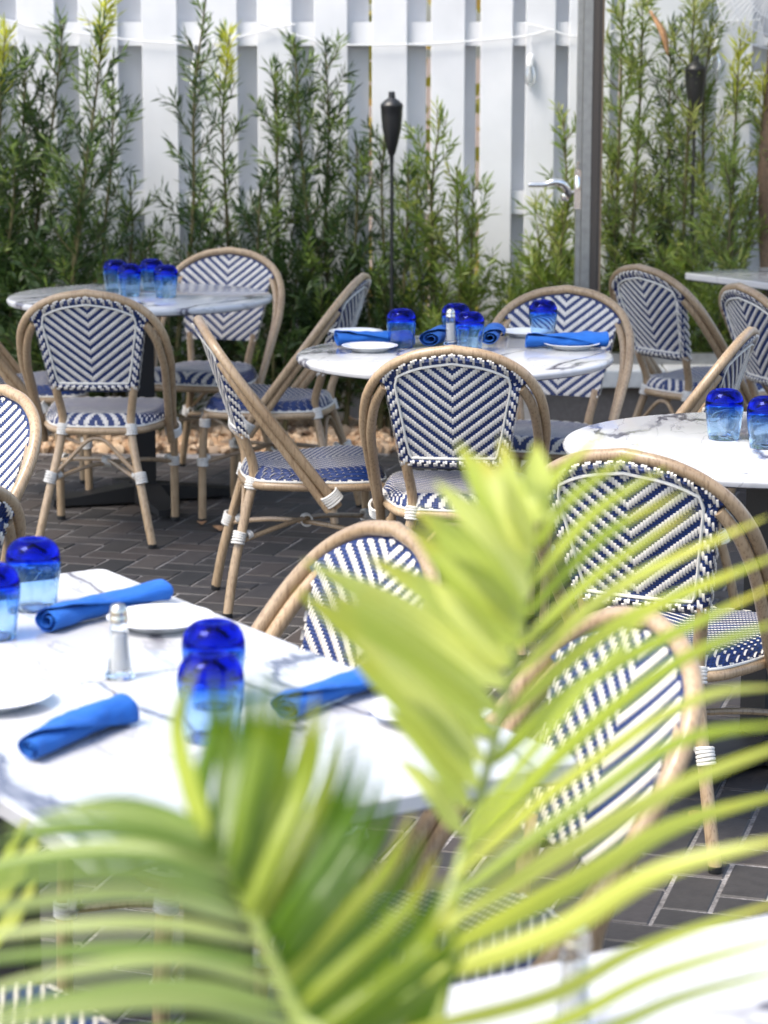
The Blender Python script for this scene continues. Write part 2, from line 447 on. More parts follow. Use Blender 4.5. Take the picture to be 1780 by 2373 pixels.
# ------------------------------------------------------------------ mesh builder
class MB:
    def __init__(s):
        s.v, s.f, s.uv = [], [], None
    def add(s, vs, fs):
        o = len(s.v)
        s.v.extend([tuple(p) for p in vs])
        s.f.extend([tuple(i + o for i in f) for f in fs])
    def box(s, c, d, rot=0, taper=1.0):
        x, y, z = d[0] / 2, d[1] / 2, d[2] / 2
        vs = []
        for zz, k in ((-z, 1), (z, taper)):
            for a, b_ in ((-x, -y), (x, -y), (x, y), (-x, y)):
                a, b_ = a * k, b_ * k
                vs.append((c[0] + a * math.cos(rot) - b_ * math.sin(rot), c[1] + a * math.sin(rot) + b_ * math.cos(rot), c[2] + zz))
        s.add(vs, [(3, 2, 1, 0), (4, 5, 6, 7), (0, 1, 5, 4), (1, 2, 6, 5), (2, 3, 7, 6), (3, 0, 4, 7)])
    def tube(s, pts, r, n=10, closed=False, caps=True):
        pts = [Vector(p) for p in pts]
        m = len(pts)
        rs = r if isinstance(r, (list, tuple)) else [r] * m
        vs, fs = [], []
        nor = None
        for i in range(m):
            a = pts[i - 1] if (i > 0 or closed) else pts[i]
            b = pts[(i + 1) % m] if (i < m - 1 or closed) else pts[i]
            t = (b - a).normalized()
            if nor is None:
                h = Vector((0, 0, 1)) if abs(t.z) < .9 else Vector((1, 0, 0))
                nor = (h - t * h.dot(t)).normalized()
            else:
                nor = (nor - t * nor.dot(t)).normalized()
            bi = t.cross(nor)
            for k in range(n):
                an = 2 * math.pi * k / n
                vs.append(pts[i] + (nor * math.cos(an) + bi * math.sin(an)) * rs[i])
        for i in range(m if closed else m - 1):
            j = (i + 1) % m
            for k in range(n):
                k2 = (k + 1) % n
                fs.append((i * n + k, i * n + k2, j * n + k2, j * n + k))
        if caps and not closed:
            fs.append(tuple(range(n - 1, -1, -1)))
            fs.append(tuple((m - 1) * n + k for k in range(n)))
        s.add(vs, fs)
    def lathe(s, prof, n=24, c=(0, 0, 0), closed=False):
        vs, fs = [], []
        for r, z in prof:
            for k in range(n):
                a = 2 * math.pi * k / n
                vs.append((c[0] + r * math.cos(a), c[1] + r * math.sin(a), c[2] + z))
        m = len(prof)
        for i in range(m if closed else m - 1):
            j = (i + 1) % m
            for k in range(n):
                k2 = (k + 1) % n
                fs.append((i * n + k, i * n + k2, j * n + k2, j * n + k))
        if not closed:
            if prof[0][0] > 1e-6: fs.append(tuple(range(n - 1, -1, -1)))
            if prof[-1][0] > 1e-6: fs.append(tuple((m - 1) * n + k for k in range(n)))
        s.add(vs, fs)
    def mesh(s, name, mat, smooth=True):
        me = bpy.data.meshes.new(name)
        me.from_pydata(s.v, [], s.f)
        me.materials.append(MATS[mat])
        if s.uv:
            ul = me.uv_layers.new(name='UVMap')
            for lp in me.loops:
                ul.data[lp.index].uv = s.uv[lp.vertex_index]
        if smooth:
            me.polygons.foreach_set('use_smooth', [True] * len(me.polygons))
            try:
                me.set_sharp_from_angle(angle=R(42))
            except Exception:
                pass
        me.update()
        return me
    def build(s, name, mat, parent=None, smooth=True):
        o = bpy.data.objects.new(name, s.mesh(name, mat, smooth))
        col.objects.link(o)
        o.parent = parent
        return o

def tag(o, label=None, cat=None, group=None, kind=None):
    if label: o['label'] = label
    if cat: o['category'] = cat
    if group: o['group'] = group
    if kind: o['kind'] = kind
    return o
def empty(name, loc=(0, 0, 0), rz=0):
    o = bpy.data.objects.new(name, None)
    o.empty_display_size = .1
    o.location = loc
    o.rotation_euler = (0, 0, rz)
    col.objects.link(o)
    return o
def link_mesh(name, me, parent=None, loc=None, rot=None):
    o = bpy.data.objects.new(name, me)
    col.objects.link(o)
    o.parent = parent
    if loc is not None: o.location = loc
    if rot is not None: o.rotation_euler = rot
    return o
CH = {}
def kids(o):
    return [c for c in bpy.data.objects if c.parent == o]
def copy_tree(root, children_map):
    r = root.copy(); col.objects.link(r)
    for ch, subs in children_map:
        c = ch.copy(); col.objects.link(c); c.parent = r
        for g in subs:
            d = g.copy(); col.objects.link(d); d.parent = c
    return r
def tree_map(root):
    return [(c, kids(c)) for c in kids(root)]
def spline(pts, n=8):
    pts = [Vector(p) for p in pts]
    out = []
    for i in range(len(pts) - 1):
        p0 = pts[i - 1] if i > 0 else pts[0] * 2 - pts[1]
        p1, p2 = pts[i], pts[i + 1]
        p3 = pts[i + 2] if i + 2 < len(pts) else pts[-1] * 2 - pts[-2]
        for k in range(n):
            t = k / n
            out.append(.5 * ((2 * p1) + (p2 - p0) * t + (2 * p0 - 5 * p1 + 4 * p2 - p3) * t * t + (3 * p1 - p0 - 3 * p2 + p3) * t ** 3))
    out.append(pts[-1].copy())
    return out

# ================================================================== SETTING
BR = R(-16.5)                                     # the paving grid's turn
# ground sheet to the horizon, with the earth bed behind the patio
g = MB(); g.add([(-250, -250, -.06), (250, -250, -.06), (250, 250, -.06), (-250, 250, -.06)], [(0, 1, 2, 3)])
tag(g.build('ground', 'earth', smooth=False), 'bare brown earth under and around the patio', kind='structure')
PAV_Y = 9.66
g = MB(); g.add([(-3.2, -1.0, -.0022), (3.2, -1.0, -.0022), (3.2, PAV_Y, -.0022), (-3.2, PAV_Y, -.0022)], [(0, 1, 2, 3)])
patio = tag(g.build('pavement', 'joint_sand', smooth=False), 'dark brick paving laid in herringbone with pale sand joints', kind='structure')

# ---- fence: white boards in front, boards behind offset, rails between
FY = 10.50
fence = tag(empty('fence', (0, FY, 0)), 'tall white painted board fence behind the row of green shrubs', 'fence')
edges = []          # board left/right x from the photograph where it shows them
gaps = [(-106, -58), (19, 70), (155, 205), (293, 347), (426, 480), (563, 606), (684, 735), (810, 863), (942, 994), (1070, 1105), (1177, 1207), (1273, 1303), (1396, 1425), (1600, 1640), (1716, 1760), (1850, 1900)]
k = 5600 / FY * .985
gx = [((a - 890) / k, (b - 890) / k) for a, b in gaps]
gx = [(gx[0][0] - .25 * (i + 1), gx[0][1] - .25 * (i + 1)) for i in range(5, -1, -1)] + gx + [(gx[-1][0] + .25 * (i + 1), gx[-1][1] + .25 * (i + 1)) for i in range(6)]
rb = random.Random(3)
for i in range(len(gx) - 1):
    x0, x1 = gx[i][1], gx[i + 1][0]
    m = MB(); w = x1 - x0
    m.box(((x0 + x1) / 2, rb.uniform(-.002, .002), 1.22), (w, .02, 2.44))
    o = m.build('board', 'white_paint', fence, False)
    md = o.modifiers.new('b', 'BEVEL'); md.width = .003; md.segments = 2
    o.rotation_euler = (0, R(rb.uniform(-.12, .12)), 0)
for i, (a, b) in enumerate(gx):
    m = MB()
    slit = {7: .010, 10: .008, 13: .014, 14: .017, 15: .014, 18: .008}.get(i, -.02)
    x0, x1 = a - .05, b - slit
    if x1 - x0 < .07: x0 = x1 - .09
    m.box(((x0 + x1) / 2, .092, 1.22), (x1 - x0, .02, 2.44))
    m.build('back_board', 'white_paint', fence, False)
for z0, z1 in ((.19, .29), (.905, 1.005), (1.62, 1.72), (2.28, 2.38)):
    m = MB(); m.box((.1, .047, (z0 + z1) / 2), (7.0, .06, z1 - z0))
    m.build('rail', 'white_paint', fence, False)
m = MB(); m.box((.1, .045, 2.455), (7.1, .16, .028)); m.build('added_cap_board', 'white_paint', fence, False)  # unseen cap, added to keep light out of the board gaps
# sunlit foliage in the neighbouring garden, glimpsed through the slits
rb = random.Random(12)
m = MB()
for i in range(5200):
    x, z = rb.uniform(-4.5, 4.5), rb.uniform(0, 2.9)
    y = rb.uniform(12.0, 12.9)
    a, l = rb.uniform(0, 6.28), rb.uniform(.07, .13)
    e = Vector((math.cos(a), rb.uniform(-.6, .6), math.sin(a))).normalized() * l
    s_ = Vector((-e.z, rb.uniform(-.05, .05), e.x)) * .35
    p = Vector((x, y, z))
    m.add([p, p + e * .5 + s_, p + e, p + e * .5 - s_], [(0, 1, 2, 3)])
tag(m.build('foliage', 'far_leaf', smooth=False), 'sunlit yellow green leaves glimpsed through the slits in the fence', kind='stuff')

# ---- added shade cloth, unseen above the frame, to darken the two rear tables
sail = tag(empty('added_shade_sail', (0, 0, 0)), 'grey cloth added overhead, out of view, to shade the two rear tables', 'added shade sail')
m = MB(); vs = []
cs = [Vector((-3.0, 5.8, 2.9)), Vector((1.35, 6.2, 3.1)), Vector((2.2, 9.0, 3.1)), Vector((-2.6, 9.2, 3.0))]
nq = 14
for i in range(nq + 1):
    for j in range(nq + 1):
        a, b = i / nq, j / nq
        p = cs[0].lerp(cs[1], a).lerp(cs[3].lerp(cs[2], a), b)
        bow = 4 * a * (1 - a) * (1 if b in (0, 1) else 1)
        p.y += (.35 * (4 * a * (1 - a))) * (1 - 2 * b)
        p.x += (.30 * (4 * b * (1 - b))) * (1 - 2 * a)
        p.z -= .10 * math.sin(math.pi * a) * math.sin(math.pi * b)
        vs.append(p)
m.add(vs, [(i * (nq + 1) + j, (i + 1) * (nq + 1) + j, (i + 1) * (nq + 1) + j + 1, i * (nq + 1) + j + 1) for i in range(nq) for j in range(nq)])
m.build('cloth', 'added_shade_cloth', sail)  # cloth of the added sail, out of view
for c, q in zip(cs, ((-3.5, 5.4), (1.9, 5.7), (2.85, 9.5), (-3.2, 9.7))):
    m = MB(); m.tube([c, (q[0], q[1], c.z + .1)], .006, 6); m.build('added_guy_rope', 'cable_white', sail)
    m = MB(); m.tube([(q[0], q[1], 0), (q[0], q[1], c.z + .2)], .045, 14); m.build('added_post', 'white_paint', sail)

# ---- low wall with a pale cap at the right, in front of the shrubs
wall = tag(empty('planter_wall', (0, 9.3, 0)), 'low planter wall with pale stone cap behind the right-hand chairs', 'wall')
m = MB(); m.box((1.62, .17, .16), (1.98, .28, .32)); m.build('wall_body', 'taupe_render', wall, False)
m = MB(); m.box((.565, .165, .16), (.13, .30, .32)); m.build('wall_end', 'lit_render', wall, False)  # lit left end of the wall, its brightness put into the colour
for x0, x1 in ((.485, 1.09), (1.096, 1.70), (1.706, 2.62)):
    m = MB(); m.box(((x0 + x1) / 2, .15, .356), (x1 - x0, .36, .07))
    o = m.build('cap_stone', 'cap_stone', wall, False)
    md = o.modifiers.new('b', 'BEVEL'); md.width = .006; md.segments = 2

# ---- gravel and planting bed
m = MB()
rb = random.Random(5)
ico = [(0, 0, 1), (.89, 0, .45), (.28, .85, .45), (-.72, .53, .45), (-.72, -.53, .45), (.28, -.85, .45), (.72, .53, -.45), (-.28, .85, -.45), (-.89, 0, -.45), (-.28, -.85, -.45), (.72, -.53, -.45), (0, 0, -1)]
icf = [(0, 1, 2), (0, 2, 3), (0, 3, 4), (0, 4, 5), (0, 5, 1), (1, 6, 2), (2, 7, 3), (3, 8, 4), (4, 9, 5), (5, 10, 1), (6, 7, 2), (7, 8, 3), (8, 9, 4), (9, 10, 5), (10, 6, 1), (11, 7, 6), (11, 8, 7), (11, 9, 8), (11, 10, 9), (11, 6, 10)]
for i in range(5200):
    x, y = rb.uniform(-2.3, 2.3), PAV_Y + .03 + rb.random() ** 1.3 * .82
    r = rb.uniform(.012, .034)
    q = Matrix.Rotation(rb.uniform(0, 6), 3, 'Z') @ Matrix.Rotation(rb.uniform(0, 6), 3, 'X')
    sx, sy, sz = r * rb.uniform(.8, 1.3), r * rb.uniform(.8, 1.3), r * rb.uniform(.5, .8)
    zz = -.02 + rb.uniform(0, .035)
    m.add([q @ Vector((a * sx, b * sy, c * sz)) + Vector((x, y, zz)) for a, b, c in ico], icf)
tag(m.build('gravel', 'gravel'), 'tan gravel strip between the brick paving and the fence', kind='stuff')

# ================================================================== CHAIR
ARCH = [(.222, .085, .325), (.226, .03, .398), (.240, -.075, .535), (.245, -.145, .625), (.229, -.212, .717), (.182, -.258, .785), (.10, -.284, .829), (0, -.292, .8465)]
arch_r = spline(ARCH, 7)
def arch_x(z):            # half width of the arch centreline at height z (upper part)
    best = .245
    for a, b in zip(arch_r, arch_r[1:]):
        if a.z <= z <= b.z and b.z > .6:
            t = (z - a.z) / (b.z - a.z)
            return a.x + (b.x - a.x) * t
    return 0
def arch_z(x):            # height of the arch above x (upper part)
    x = abs(x)
    for a, b in zip(arch_r, arch_r[1:]):
        if b.x <= x <= a.x and a.z > .62:
            t = (a.x - x) / max(1e-6, a.x - b.x)
            return a.z + (b.z - a.z) * t
    return .66
ZB, ZSH = .512, .742
def p_bot(x):
    x = abs(x)
    if x <= .140: return ZB
    if x <= .180: return ZB + (x - .140) / .040 * (ZSH - ZB)
    return ZSH + (x - .180) * .6
def p_top(x):
    return arch_z(x) - .0125 - .12 * x * x
def p_y(x, z):
    t = (z - ZB) / (.825 - ZB)
    return -.182 - .108 * t + .75 * x * x
def edge_d(x, z):
    """distance to the panel's outline (approximate)"""
    ax = abs(x)
    d = min(z - p_bot(min(ax, .139)), p_top(x) - z)
    if z < ZSH: w = .140 + (z - ZB) / (ZSH - ZB) * .040
    else: w = .196
    d = min(d, (w - ax) * .98)
    return max(0, d)
PW = .0063
RIM = .026
def back_off(x, z):
    d = edge_d(x, z)
    k = max(0, 1 - d / RIM)
    return -.006 - .013 * math.sin(min(1, k) * math.pi * .75) if d < RIM else -.006
def panel_pt(x, z, off):
    return Vector((x, p_y(x, z) + off, z + off * -.32))

def float_strip(m, pts, nrm, wv, h, cols=3):
    """one raised strand segment; pts along the strand, wv half-width vector"""
    n = len(pts)
    vs, fs = [], []
    for i, p in enumerate(pts):
        e = 0 if i in (0, n - 1) else 1
        hh = h if e else -h * .35
        for c in range(cols):
            k = -1 + 2 * c / (cols - 1)
            vs.append(p + wv * k + nrm * (hh * (1 if (cols == 2 or c == 1) else .55)))
    for i in range(n - 1):
        for c in range(cols - 1):
            a = i * cols + c
            fs.append((a, a + 1, a + cols + 1, a + cols))
    m.add(vs, fs)

def segs(lo, hi, phase, period, ln):
    """white floats along one strand between lo and hi"""
    k0 = math.floor((lo - phase) / period) - 1
    out = []
    for k in range(k0, k0 + int((hi - lo) / period) + 4):
        a, b = phase + k * period, phase + k * period + ln
        a, b = max(a, lo), min(b, hi)
        if b - a > .004: out.append((a, b))
    return out

def make_chair():
    root = empty('bistro_chair')
    tr = .0138
    full = arch_r + [Vector((-p.x, p.y, p.z)) for p in reversed(arch_r[:-1])]
    m = MB(); m.tube(full, tr, 12); m.build('arch_frame', 'cane', root)
    # the second tube that runs beside the arch up to the woven panel
    for s in (-1, 1):
        pts = []
        for i, p in enumerate(arch_r):
            if p.z > .765: break
            t = min(1, max(0, (p.z - .33) / .42))
            off = Vector((-.006 - .020 * t, -.0215 * (1 - t) - .004, -.0125 - .004 * t))
            q = p + off
            pts.append((s * q.x, q.y, q.z))
        m = MB(); m.tube(pts, tr * .96, 12); m.build('inner_tube', 'cane', root)
    # backrest: navy ground with white floats on both faces
    base = MB(); white = MB()
    nc = 31
    xs = [i * PW for i in range(-nc, nc + 1)]
    nz = 20
    for face in (0, 1):
        grid = []
        for x in [(i - .5) * PW for i in range(-nc, nc + 2)]:
            xx = max(-.1955, min(.1955, x))
            lo, hi = p_bot(xx), p_top(xx)
            colm = []
            for j in range(nz + 1):
                z = lo + (hi - lo) * j / nz
                off = .006 if face == 0 else back_off(xx, z)
                if j in (0, nz): off *= .35
                colm.append(panel_pt(xx, z, off))
            grid.append(colm)
        vs = [p for c in grid for p in c]
        fs = []
        for i in range(len(grid) - 1):
            for j in range(nz):
                a = i * (nz + 1) + j
                q = (a, a + nz + 1, a + nz + 2, a + 1)
                fs.append(q if face == 1 else q[::-1])
        base.add(vs, fs)
    # close the rim
    nn = (len(xs) + 1) * (nz + 1)
    for i in range(len(xs)):
        for j in (0, nz):
            a, b = i * (nz + 1) + j, (i + 1) * (nz + 1) + j
            base.f.append((a, b, b + nn, a + nn) if j == 0 else (b, a, a + nn, b + nn))
    for i in (0, len(xs)):
        for j in range(nz):
            a = i * (nz + 1) + j
            base.f.append((a, a + 1, a + 1 + nn, a + nn) if i else (a + 1, a, a + nn, a + 1 + nn))
    back = base.build('backrest', 'navy_weave', root)
    rs = random.Random(2)
    SL, PER, LN = .80, .0305, .0172
    for x in xs:
        lo, hi = p_bot(x), p_top(x)
        if hi - lo < .01: continue
        wv = Vector((PW * .47, 0, 0))
        for face in (0, 1):
            nrm = Vector((0, 1 if face == 0 else -1, .32 if face == 0 else -.32)).normalized()
            ph = .515 + SL * round(abs(x) / PW) * PW
            for a, b in segs(lo + .002, hi - .002, ph, PER, LN):
                zs = [a, a + (b - a) * .14, a + (b - a) * .5, a + (b - a) * .86, b]
                if face == 0:
                    pts = [panel_pt(x, z, .0062) for z in zs]
                    float_strip(white, pts, nrm, wv, .0017)
                else:
                    zm = (a + b) / 2
                    if edge_d(x, zm) < RIM - .004: continue
                    pts = [panel_pt(x, z, -.0062) for z in zs]
                    float_strip(white, pts, nrm, -wv, .0017)
            if face == 1:      # wrapped rim, pattern mirrored
                ph2 = .515 - 1.55 * round(abs(x) / PW) * PW
                for a, b in segs(lo + .001, hi - .001, ph2, .034, .019):
                    zm = (a + b) / 2
                    if edge_d(x, zm) >= RIM - .004: continue
                    zs = [a, a + (b - a) * .14, a + (b - a) * .5, a + (b - a) * .86, b]
                    pts = [panel_pt(x, z, back_off(x, z) - .0006) for z in zs]
                    float_strip(white, pts, nrm, -wv, .0017)
    for s in (-1, 1):          # strands wrapped round the side edges
        for k_ in range(4):
            for a, b in segs(ZB + .004, ZSH - .004, ZB + k_ * .0085, .0305, .0172):
                pts = []
                for z in (a, a + (b - a) * .14, a + (b - a) * .5, a + (b - a) * .86, b):
                    w = .1405 + (z - ZB) / (ZSH - ZB) * .040
                    pts.append(Vector((s * (w + .0032 - .0012 * abs(k_ - 1.2)), p_y(w, z) + .006 - k_ * .0064, z)))
                float_strip(white, pts, Vector((s, 0, -.15)), Vector((0, PW * .47 * -s, 0)), .0014)
    tag(white.build('woven_strands', 'white_strand', back), kind='stuff')
    # piping on the rear of the panel
    pp = []
    for t in range(0, 11):
        x = -.112 + .224 * t / 10
        pp.append((x, ZB + RIM))
    side = [(.119, ZB + RIM + .012), (.129, .60), (.141, .67), (.151, .725), (.153, .742)]
    topc = []
    for t in range(0, 15):
        x = .147 - .294 * t / 14
        topc.append((x, p_top(x) - RIM - .002))
    loop = pp + side + topc + [(-x, z) for x, z in reversed(side)]
    m = MB(); m.tube([panel_pt(x, z, -.0115) for x, z in loop], .0036, 6, closed=True)
    m.build('piping', 'piping_cream', back)
    # uprights / rear legs and front legs, with rubber feet
    for s in (-1, 1):
        pts = spline([(s * .19, -.235, .012), (s * .163, -.212, .14), (s * .128, -.172, .30), (s * .113, -.150, .385), (s * .115, -.150, .44), (s * .124, -.168, .495), (s * .130, -.180, .535)], 5)
        m = MB(); m.tube(pts, .0142, 12); lg = m.build('rear_leg', 'cane', root)
        m = MB(); m.lathe([(.0, 0), (.013, 0), (.0148, .004), (.0148, .016), (.0, .016)], 12, (s * .1905, -.2355, 0)); m.build('rubber_foot', 'rubber_black', lg)
        pts = spline([(s * .2, .235, .012), (s * .2, .232, .2), (s * .2, .222, .355), (s * .196, .205, .379)], 4)
        m = MB(); m.tube(pts, .0142, 12); lg = m.build('front_leg', 'cane', root)
        m = MB(); m.lathe([(.0, 0), (.013, 0), (.0148, .004), (.0148, .016), (.0, .016)], 12, (s * .2, .235, 0)); m.build('rubber_foot', 'rubber_black', lg)
    # seat outline
    half = spline([(0, .240), (.10, .238), (.170, .226), (.206, .190), (.214, .12), (.200, .02), (.178, -.06), (.150, -.125), (.105, -.158), (.05, -.168), (0, -.170)], 5)
    half = [(p.x, p.y) for p in half]
    outl = half + [(-x, y) for x, y in reversed(half[1:-1])]
    no = len(outl)
    m = MB(); m.tube([(x * .985, y * .985, .379) for x, y in outl], .0130, 10, closed=True); m.build('seat_frame', 'cane', root)
    def sdist(x, y):
        best = 9
        for i in range(no):
            ax, ay = outl[i]; bx, by = outl[(i + 1) % no]
            dx, dy = bx - ax, by - ay
            t = max(0, min(1, ((x - ax) * dx + (y - ay) * dy) / max(1e-9, dx * dx + dy * dy)))
            best = min(best, math.hypot(x - ax - t * dx, y - ay - t * dy))
        return best
    def seat_z(d, y):
        k = max(0, 1 - d / .034)
        return .437 - .040 * k ** 2.2 - .010 * math.exp(-((y + .02) / .12) ** 2) * (1 - k)
    base = MB()
    rings = [1.0, .97, .93, .87, .8, .7, .55, .4, .2]
    vs, fs = [], []
    cx, cy = 0, .04
    for r_ in rings:
        for x, y in outl:
            px, py = cx + (x - cx) * r_, cy + (y - cy) * r_
            vs.append((px, py, seat_z(sdist(px, py), py)))
    vs.append((cx, cy, seat_z(.15, cy)))
    for i in range(len(rings) - 1):
        for k_ in range(no):
            k2 = (k_ + 1) % no
            fs.append((i * no + k2, i * no + k_, (i + 1) * no + k_, (i + 1) * no + k2))
    for k_ in range(no):
        fs.append(((len(rings) - 1) * no + (k_ + 1) % no, (len(rings) - 1) * no + k_, len(vs) - 1))
    nv = len(vs)
    vs += [(x, y, .390) for x, y in outl]
    for k_ in range(no):
        fs.append((k_, (k_ + 1) % no, nv + (k_ + 1) % no, nv + k_))
    fs.append(tuple(nv + k_ for k_ in range(no)))
    base.add(vs, fs)
    seat = base.build('seat', 'navy_weave', root)
    white = MB()
    def yspan(x):
        ax = abs(x)
        front = max([y for (px, y) in half if px >= ax and y > .1] or [None], key=lambda q: q if q is not None else -9)
        ys = []
        for i in range(no):
            (x0, y0), (x1, y1) = outl[i], outl[(i + 1) % no]
            if (x0 - x) * (x1 - x) <= 0 and abs(x1 - x0) > 1e-9:
                ys.append(y0 + (y1 - y0) * (x - x0) / (x1 - x0))
        return (min(ys), max(ys)) if len(ys) >= 2 else None
    for i in range(-33, 34):
        x = i * PW
        sp = yspan(x)
        if not sp: continue
        lo, hi = sp
        wv = Vector((PW * .47, 0, 0))
        ph = .5 * abs(i) * PW
        for a, b in segs(lo + .032, hi - .032, ph, .0190, .0058):
            pts = [Vector((x, y, seat_z(sdist(x, y), y) + .0006)) for y in (a, a + (b - a) * .3, a + (b - a) * .7, b)]
            float_strip(white, pts, Vector((0, 0, 1)), wv, .0004, 2)
        for l2, h2 in ((lo + .001, min(lo + .032, hi)), (max(hi - .032, lo), hi - .001)):
            for a, b in segs(l2, h2, -.9 * abs(i) * PW, .036, .017):
                ys_ = (a, a + (b - a) * .2, a + (b - a) * .5, a + (b - a) * .8, b)
                pts = [Vector((x, y, seat_z(sdist(x, y), y) + .0008)) for y in ys_]
                float_strip(white, pts, Vector((0, (1 if l2 > .04 else -1) * .6, .8)), wv, .0015, 2)
    # woven skirt of the seat edge
    per = 0
    for k_ in range(no):
        (x0, y0), (x1, y1) = outl[k_], outl[(k_ + 1) % no]
        ln = math.hypot(x1 - x0, y1 - y0)
        nseg = max(1, round(ln / .0062))
        for q in range(nseg):
            t = (q + .5) / nseg
            x, y = x0 + (x1 - x0) * t, y0 + (y1 - y0) * t
            per += ln / nseg
            tx, ty = (x1 - x0) / ln, (y1 - y0) / ln
            nx, ny = ty, -tx
            if nx * x + ny * (y - .04) < 0: nx, ny = -nx, -ny
            zz = .391 + (per % .032) * .62
            pts = [Vector((x + nx * .0006, y + ny * .0006, zz + dz)) for dz in (-.006, -.003, .003, .006) if .388 < zz + dz < .402]
            if len(pts) > 2:
                float_strip(white, pts, Vector((nx, ny, 0)), Vector((tx, ty, 0)) * .0029, .0013, 2)
    tag(white.build('woven_strands', 'white_strand', seat), kind='stuff')
    m = MB(); m.tube([(x * 1.006, y * 1.006, .3935) for x, y in outl], .0032, 6, closed=True); m.build('piping', 'piping_cream', seat)
    # stretchers
    for s in (-1, 1):
        m = MB(); m.tube(spline([(s * .150, -.197, .215), (s * .07, -.08, .238), (0, .02, .246 + s * .006), (-s * .11, .13, .235), (-s * .2, .23, .212)], 5), .0074, 8)
        m.build('stretcher', 'cane', root)
    m = MB(); m.tube(spline([(-.143, -.187, .235), (-.09, -.178, .285), (-.035, -.168, .342), (0, -.165, .354), (.035, -.168, .342), (.09, -.178, .285), (.143, -.187, .235)], 5), .0074, 8)
    m.build('arched_brace', 'cane', root)
    # cord bindings
    def coil(p, axis, r, n, pitch, name='binding'):
        axis = Vector(axis).normalized()
        h = Vector((1, 0, 0)) if abs(axis.x) < .8 else Vector((0, 1, 0))
        a = (h - axis * h.dot(axis)).normalized(); b = axis.cross(a)
        m = MB()
        for i in range(n):
            c = Vector(p) + axis * ((i - (n - 1) / 2) * pitch)
            ring = [c + (a * math.cos(t) + b * math.sin(t)) * r + axis * (.0012 * math.sin(t + i)) for t in [2 * math.pi * q / 14 for q in range(14)]]
            m.tube(ring, pitch * .50, 6, closed=True)
        m.build(name, 'binding_white', root)
    for s in (-1, 1):
        coil((s * .113, -.152, .382), (s * -.1, .25, 1), .0178, 5, .0072)
        coil((s * .150, -.196, .228), (-s * .25, .26, 1), .0170, 5, .0075)
        coil((s * .200, .231, .215), (0, 0, 1), .0165, 4, .0075)
        coil((s * .200, .221, .352), (0, -.1, 1), .0168, 4, .0075)
        coil((s * .222, .066, .352), (0, -.6, .8), .0265, 5, .0075)
        coil((s * .181, .222, .226), (s * .9, .9, 0), .0105, 3, .006)
        coil((s * .128, -.165, .232), (s * .8, -.9, -.3), .0105, 3, .006)
        coil((s * .165, .212, .379), (s * 1, -.35, 0), .0160, 4, .0064)
    coil((0, .02, .246), (1, 0, 0), .0165, 5, .006)
    return root

chair0 = make_chair()
cmap = tree_map(chair0)
GA, GB, GC, GN = 'chairs round the left marble table', 'chairs round the middle marble table', 'chairs by the right-hand tables', 'chairs along the near table'
CHAIRS = [
 (-.939, 8.029, -3.1, 'bistro chair with its back to us before the table of four upturned glasses', GA),
 (-.25, 7.03, -81, 'bistro chair seen from its side at the left of the napkin-set round table', GB),
 (-.67, 9.08, 165, 'bistro chair facing us from behind the table of four upturned glasses', GA),
 (-.357, 8.365, 77.6, 'bistro chair turned left at the right side of the table of four glasses', GA),
 (.50, 7.60, 160, 'bistro chair facing us behind the napkin-set round table, near the metal door stile', GB),
 (.202, 6.58, -4.7, 'bistro chair with its back to us before the napkin-set round table', GB),
 (1.151, 8.803, -54.6, 'bistro chair tucked towards the far square table, before the planter wall', GC),
 (1.445, 8.046, -70, 'bistro chair cut by the right edge, behind the chair with a long slanting arm', GC),
 (.745, 6.80, 70, 'bistro chair turned left behind the white round table at the right', GB),
 (.602, 4.92, -27, 'large bistro chair with its back to us before the white round table at the right', GC),
 (-.235, 3.78, 119, 'bistro chair behind the near table, its top arch crossed by palm leaf tips', GN),
 (.105, 3.18, 112, 'large bistro chair at the near table corner, seen through the palm leaves', GN),
 (-1.10, 5.36, 130, 'bistro chair cut by the left edge, its woven front facing us', 'chairs cut by the left edge'),
 (-1.015, 4.56, 42, 'bistro chair low at the left edge, behind the near tumblers', 'chairs cut by the left edge'),
 (-1.33, 8.74, -80, 'bistro chair at the far left, partly hidden behind the leftmost front chair', GA),
 (-.52, 2.72, -57, 'bistro chair at the bottom left corner, its seat under the palm leaves', GN),
]
for i, (x, y, a, lab, grp) in enumerate(CHAIRS):
    c = chair0 if i == 0 else copy_tree(chair0, cmap)
    c.location = (x, y, 0); c.rotation_euler = (0, 0, R(a))
    tag(c, lab, 'chair', grp)

# ================================================================== TABLES
TZ = .75
def pedestal(root, tz, arm, rot):
    m = MB(); m.box((0, 0, .39), (.074, .074, .66), rot); m.build('pole', 'iron_black', root, False)
    for q in range(4):
        a = rot + q * math.pi / 2
        m = MB(); vs = []
        for r_, w, h in ((.02, .05, .075), (.12, .046, .062), (arm * .75, .040, .042), (arm, .036, .034)):
            for sx in (-1, 1):
                for z in (.012, h):
                    vs.append((r_ * math.cos(a) - sx * w * math.sin(a), r_ * math.sin(a) + sx * w * math.cos(a), z))
        fs = []
        for i in range(3):
            b = i * 4
            fs += [(b, b + 4, b + 5, b + 1), (b + 2, b + 3, b + 7, b + 6), (b + 1, b + 5, b + 7, b + 3), (b, b + 2, b + 6, b + 4)]
        fs += [(12, 14, 15, 13), (0, 1, 3, 2)]
        m.add(vs, fs)
        m.lathe([(0, 0), (.018, 0), (.018, .014), (0, .014)], 10, ((arm - .04) * math.cos(a), (arm - .04) * math.sin(a), 0))
        m.build('base_arm', 'iron_black', root, False)
    m = MB(); m.box((0, 0, tz - .034), (.30, .30, .016), rot); m.build('top_plate', 'iron_black', root, False)
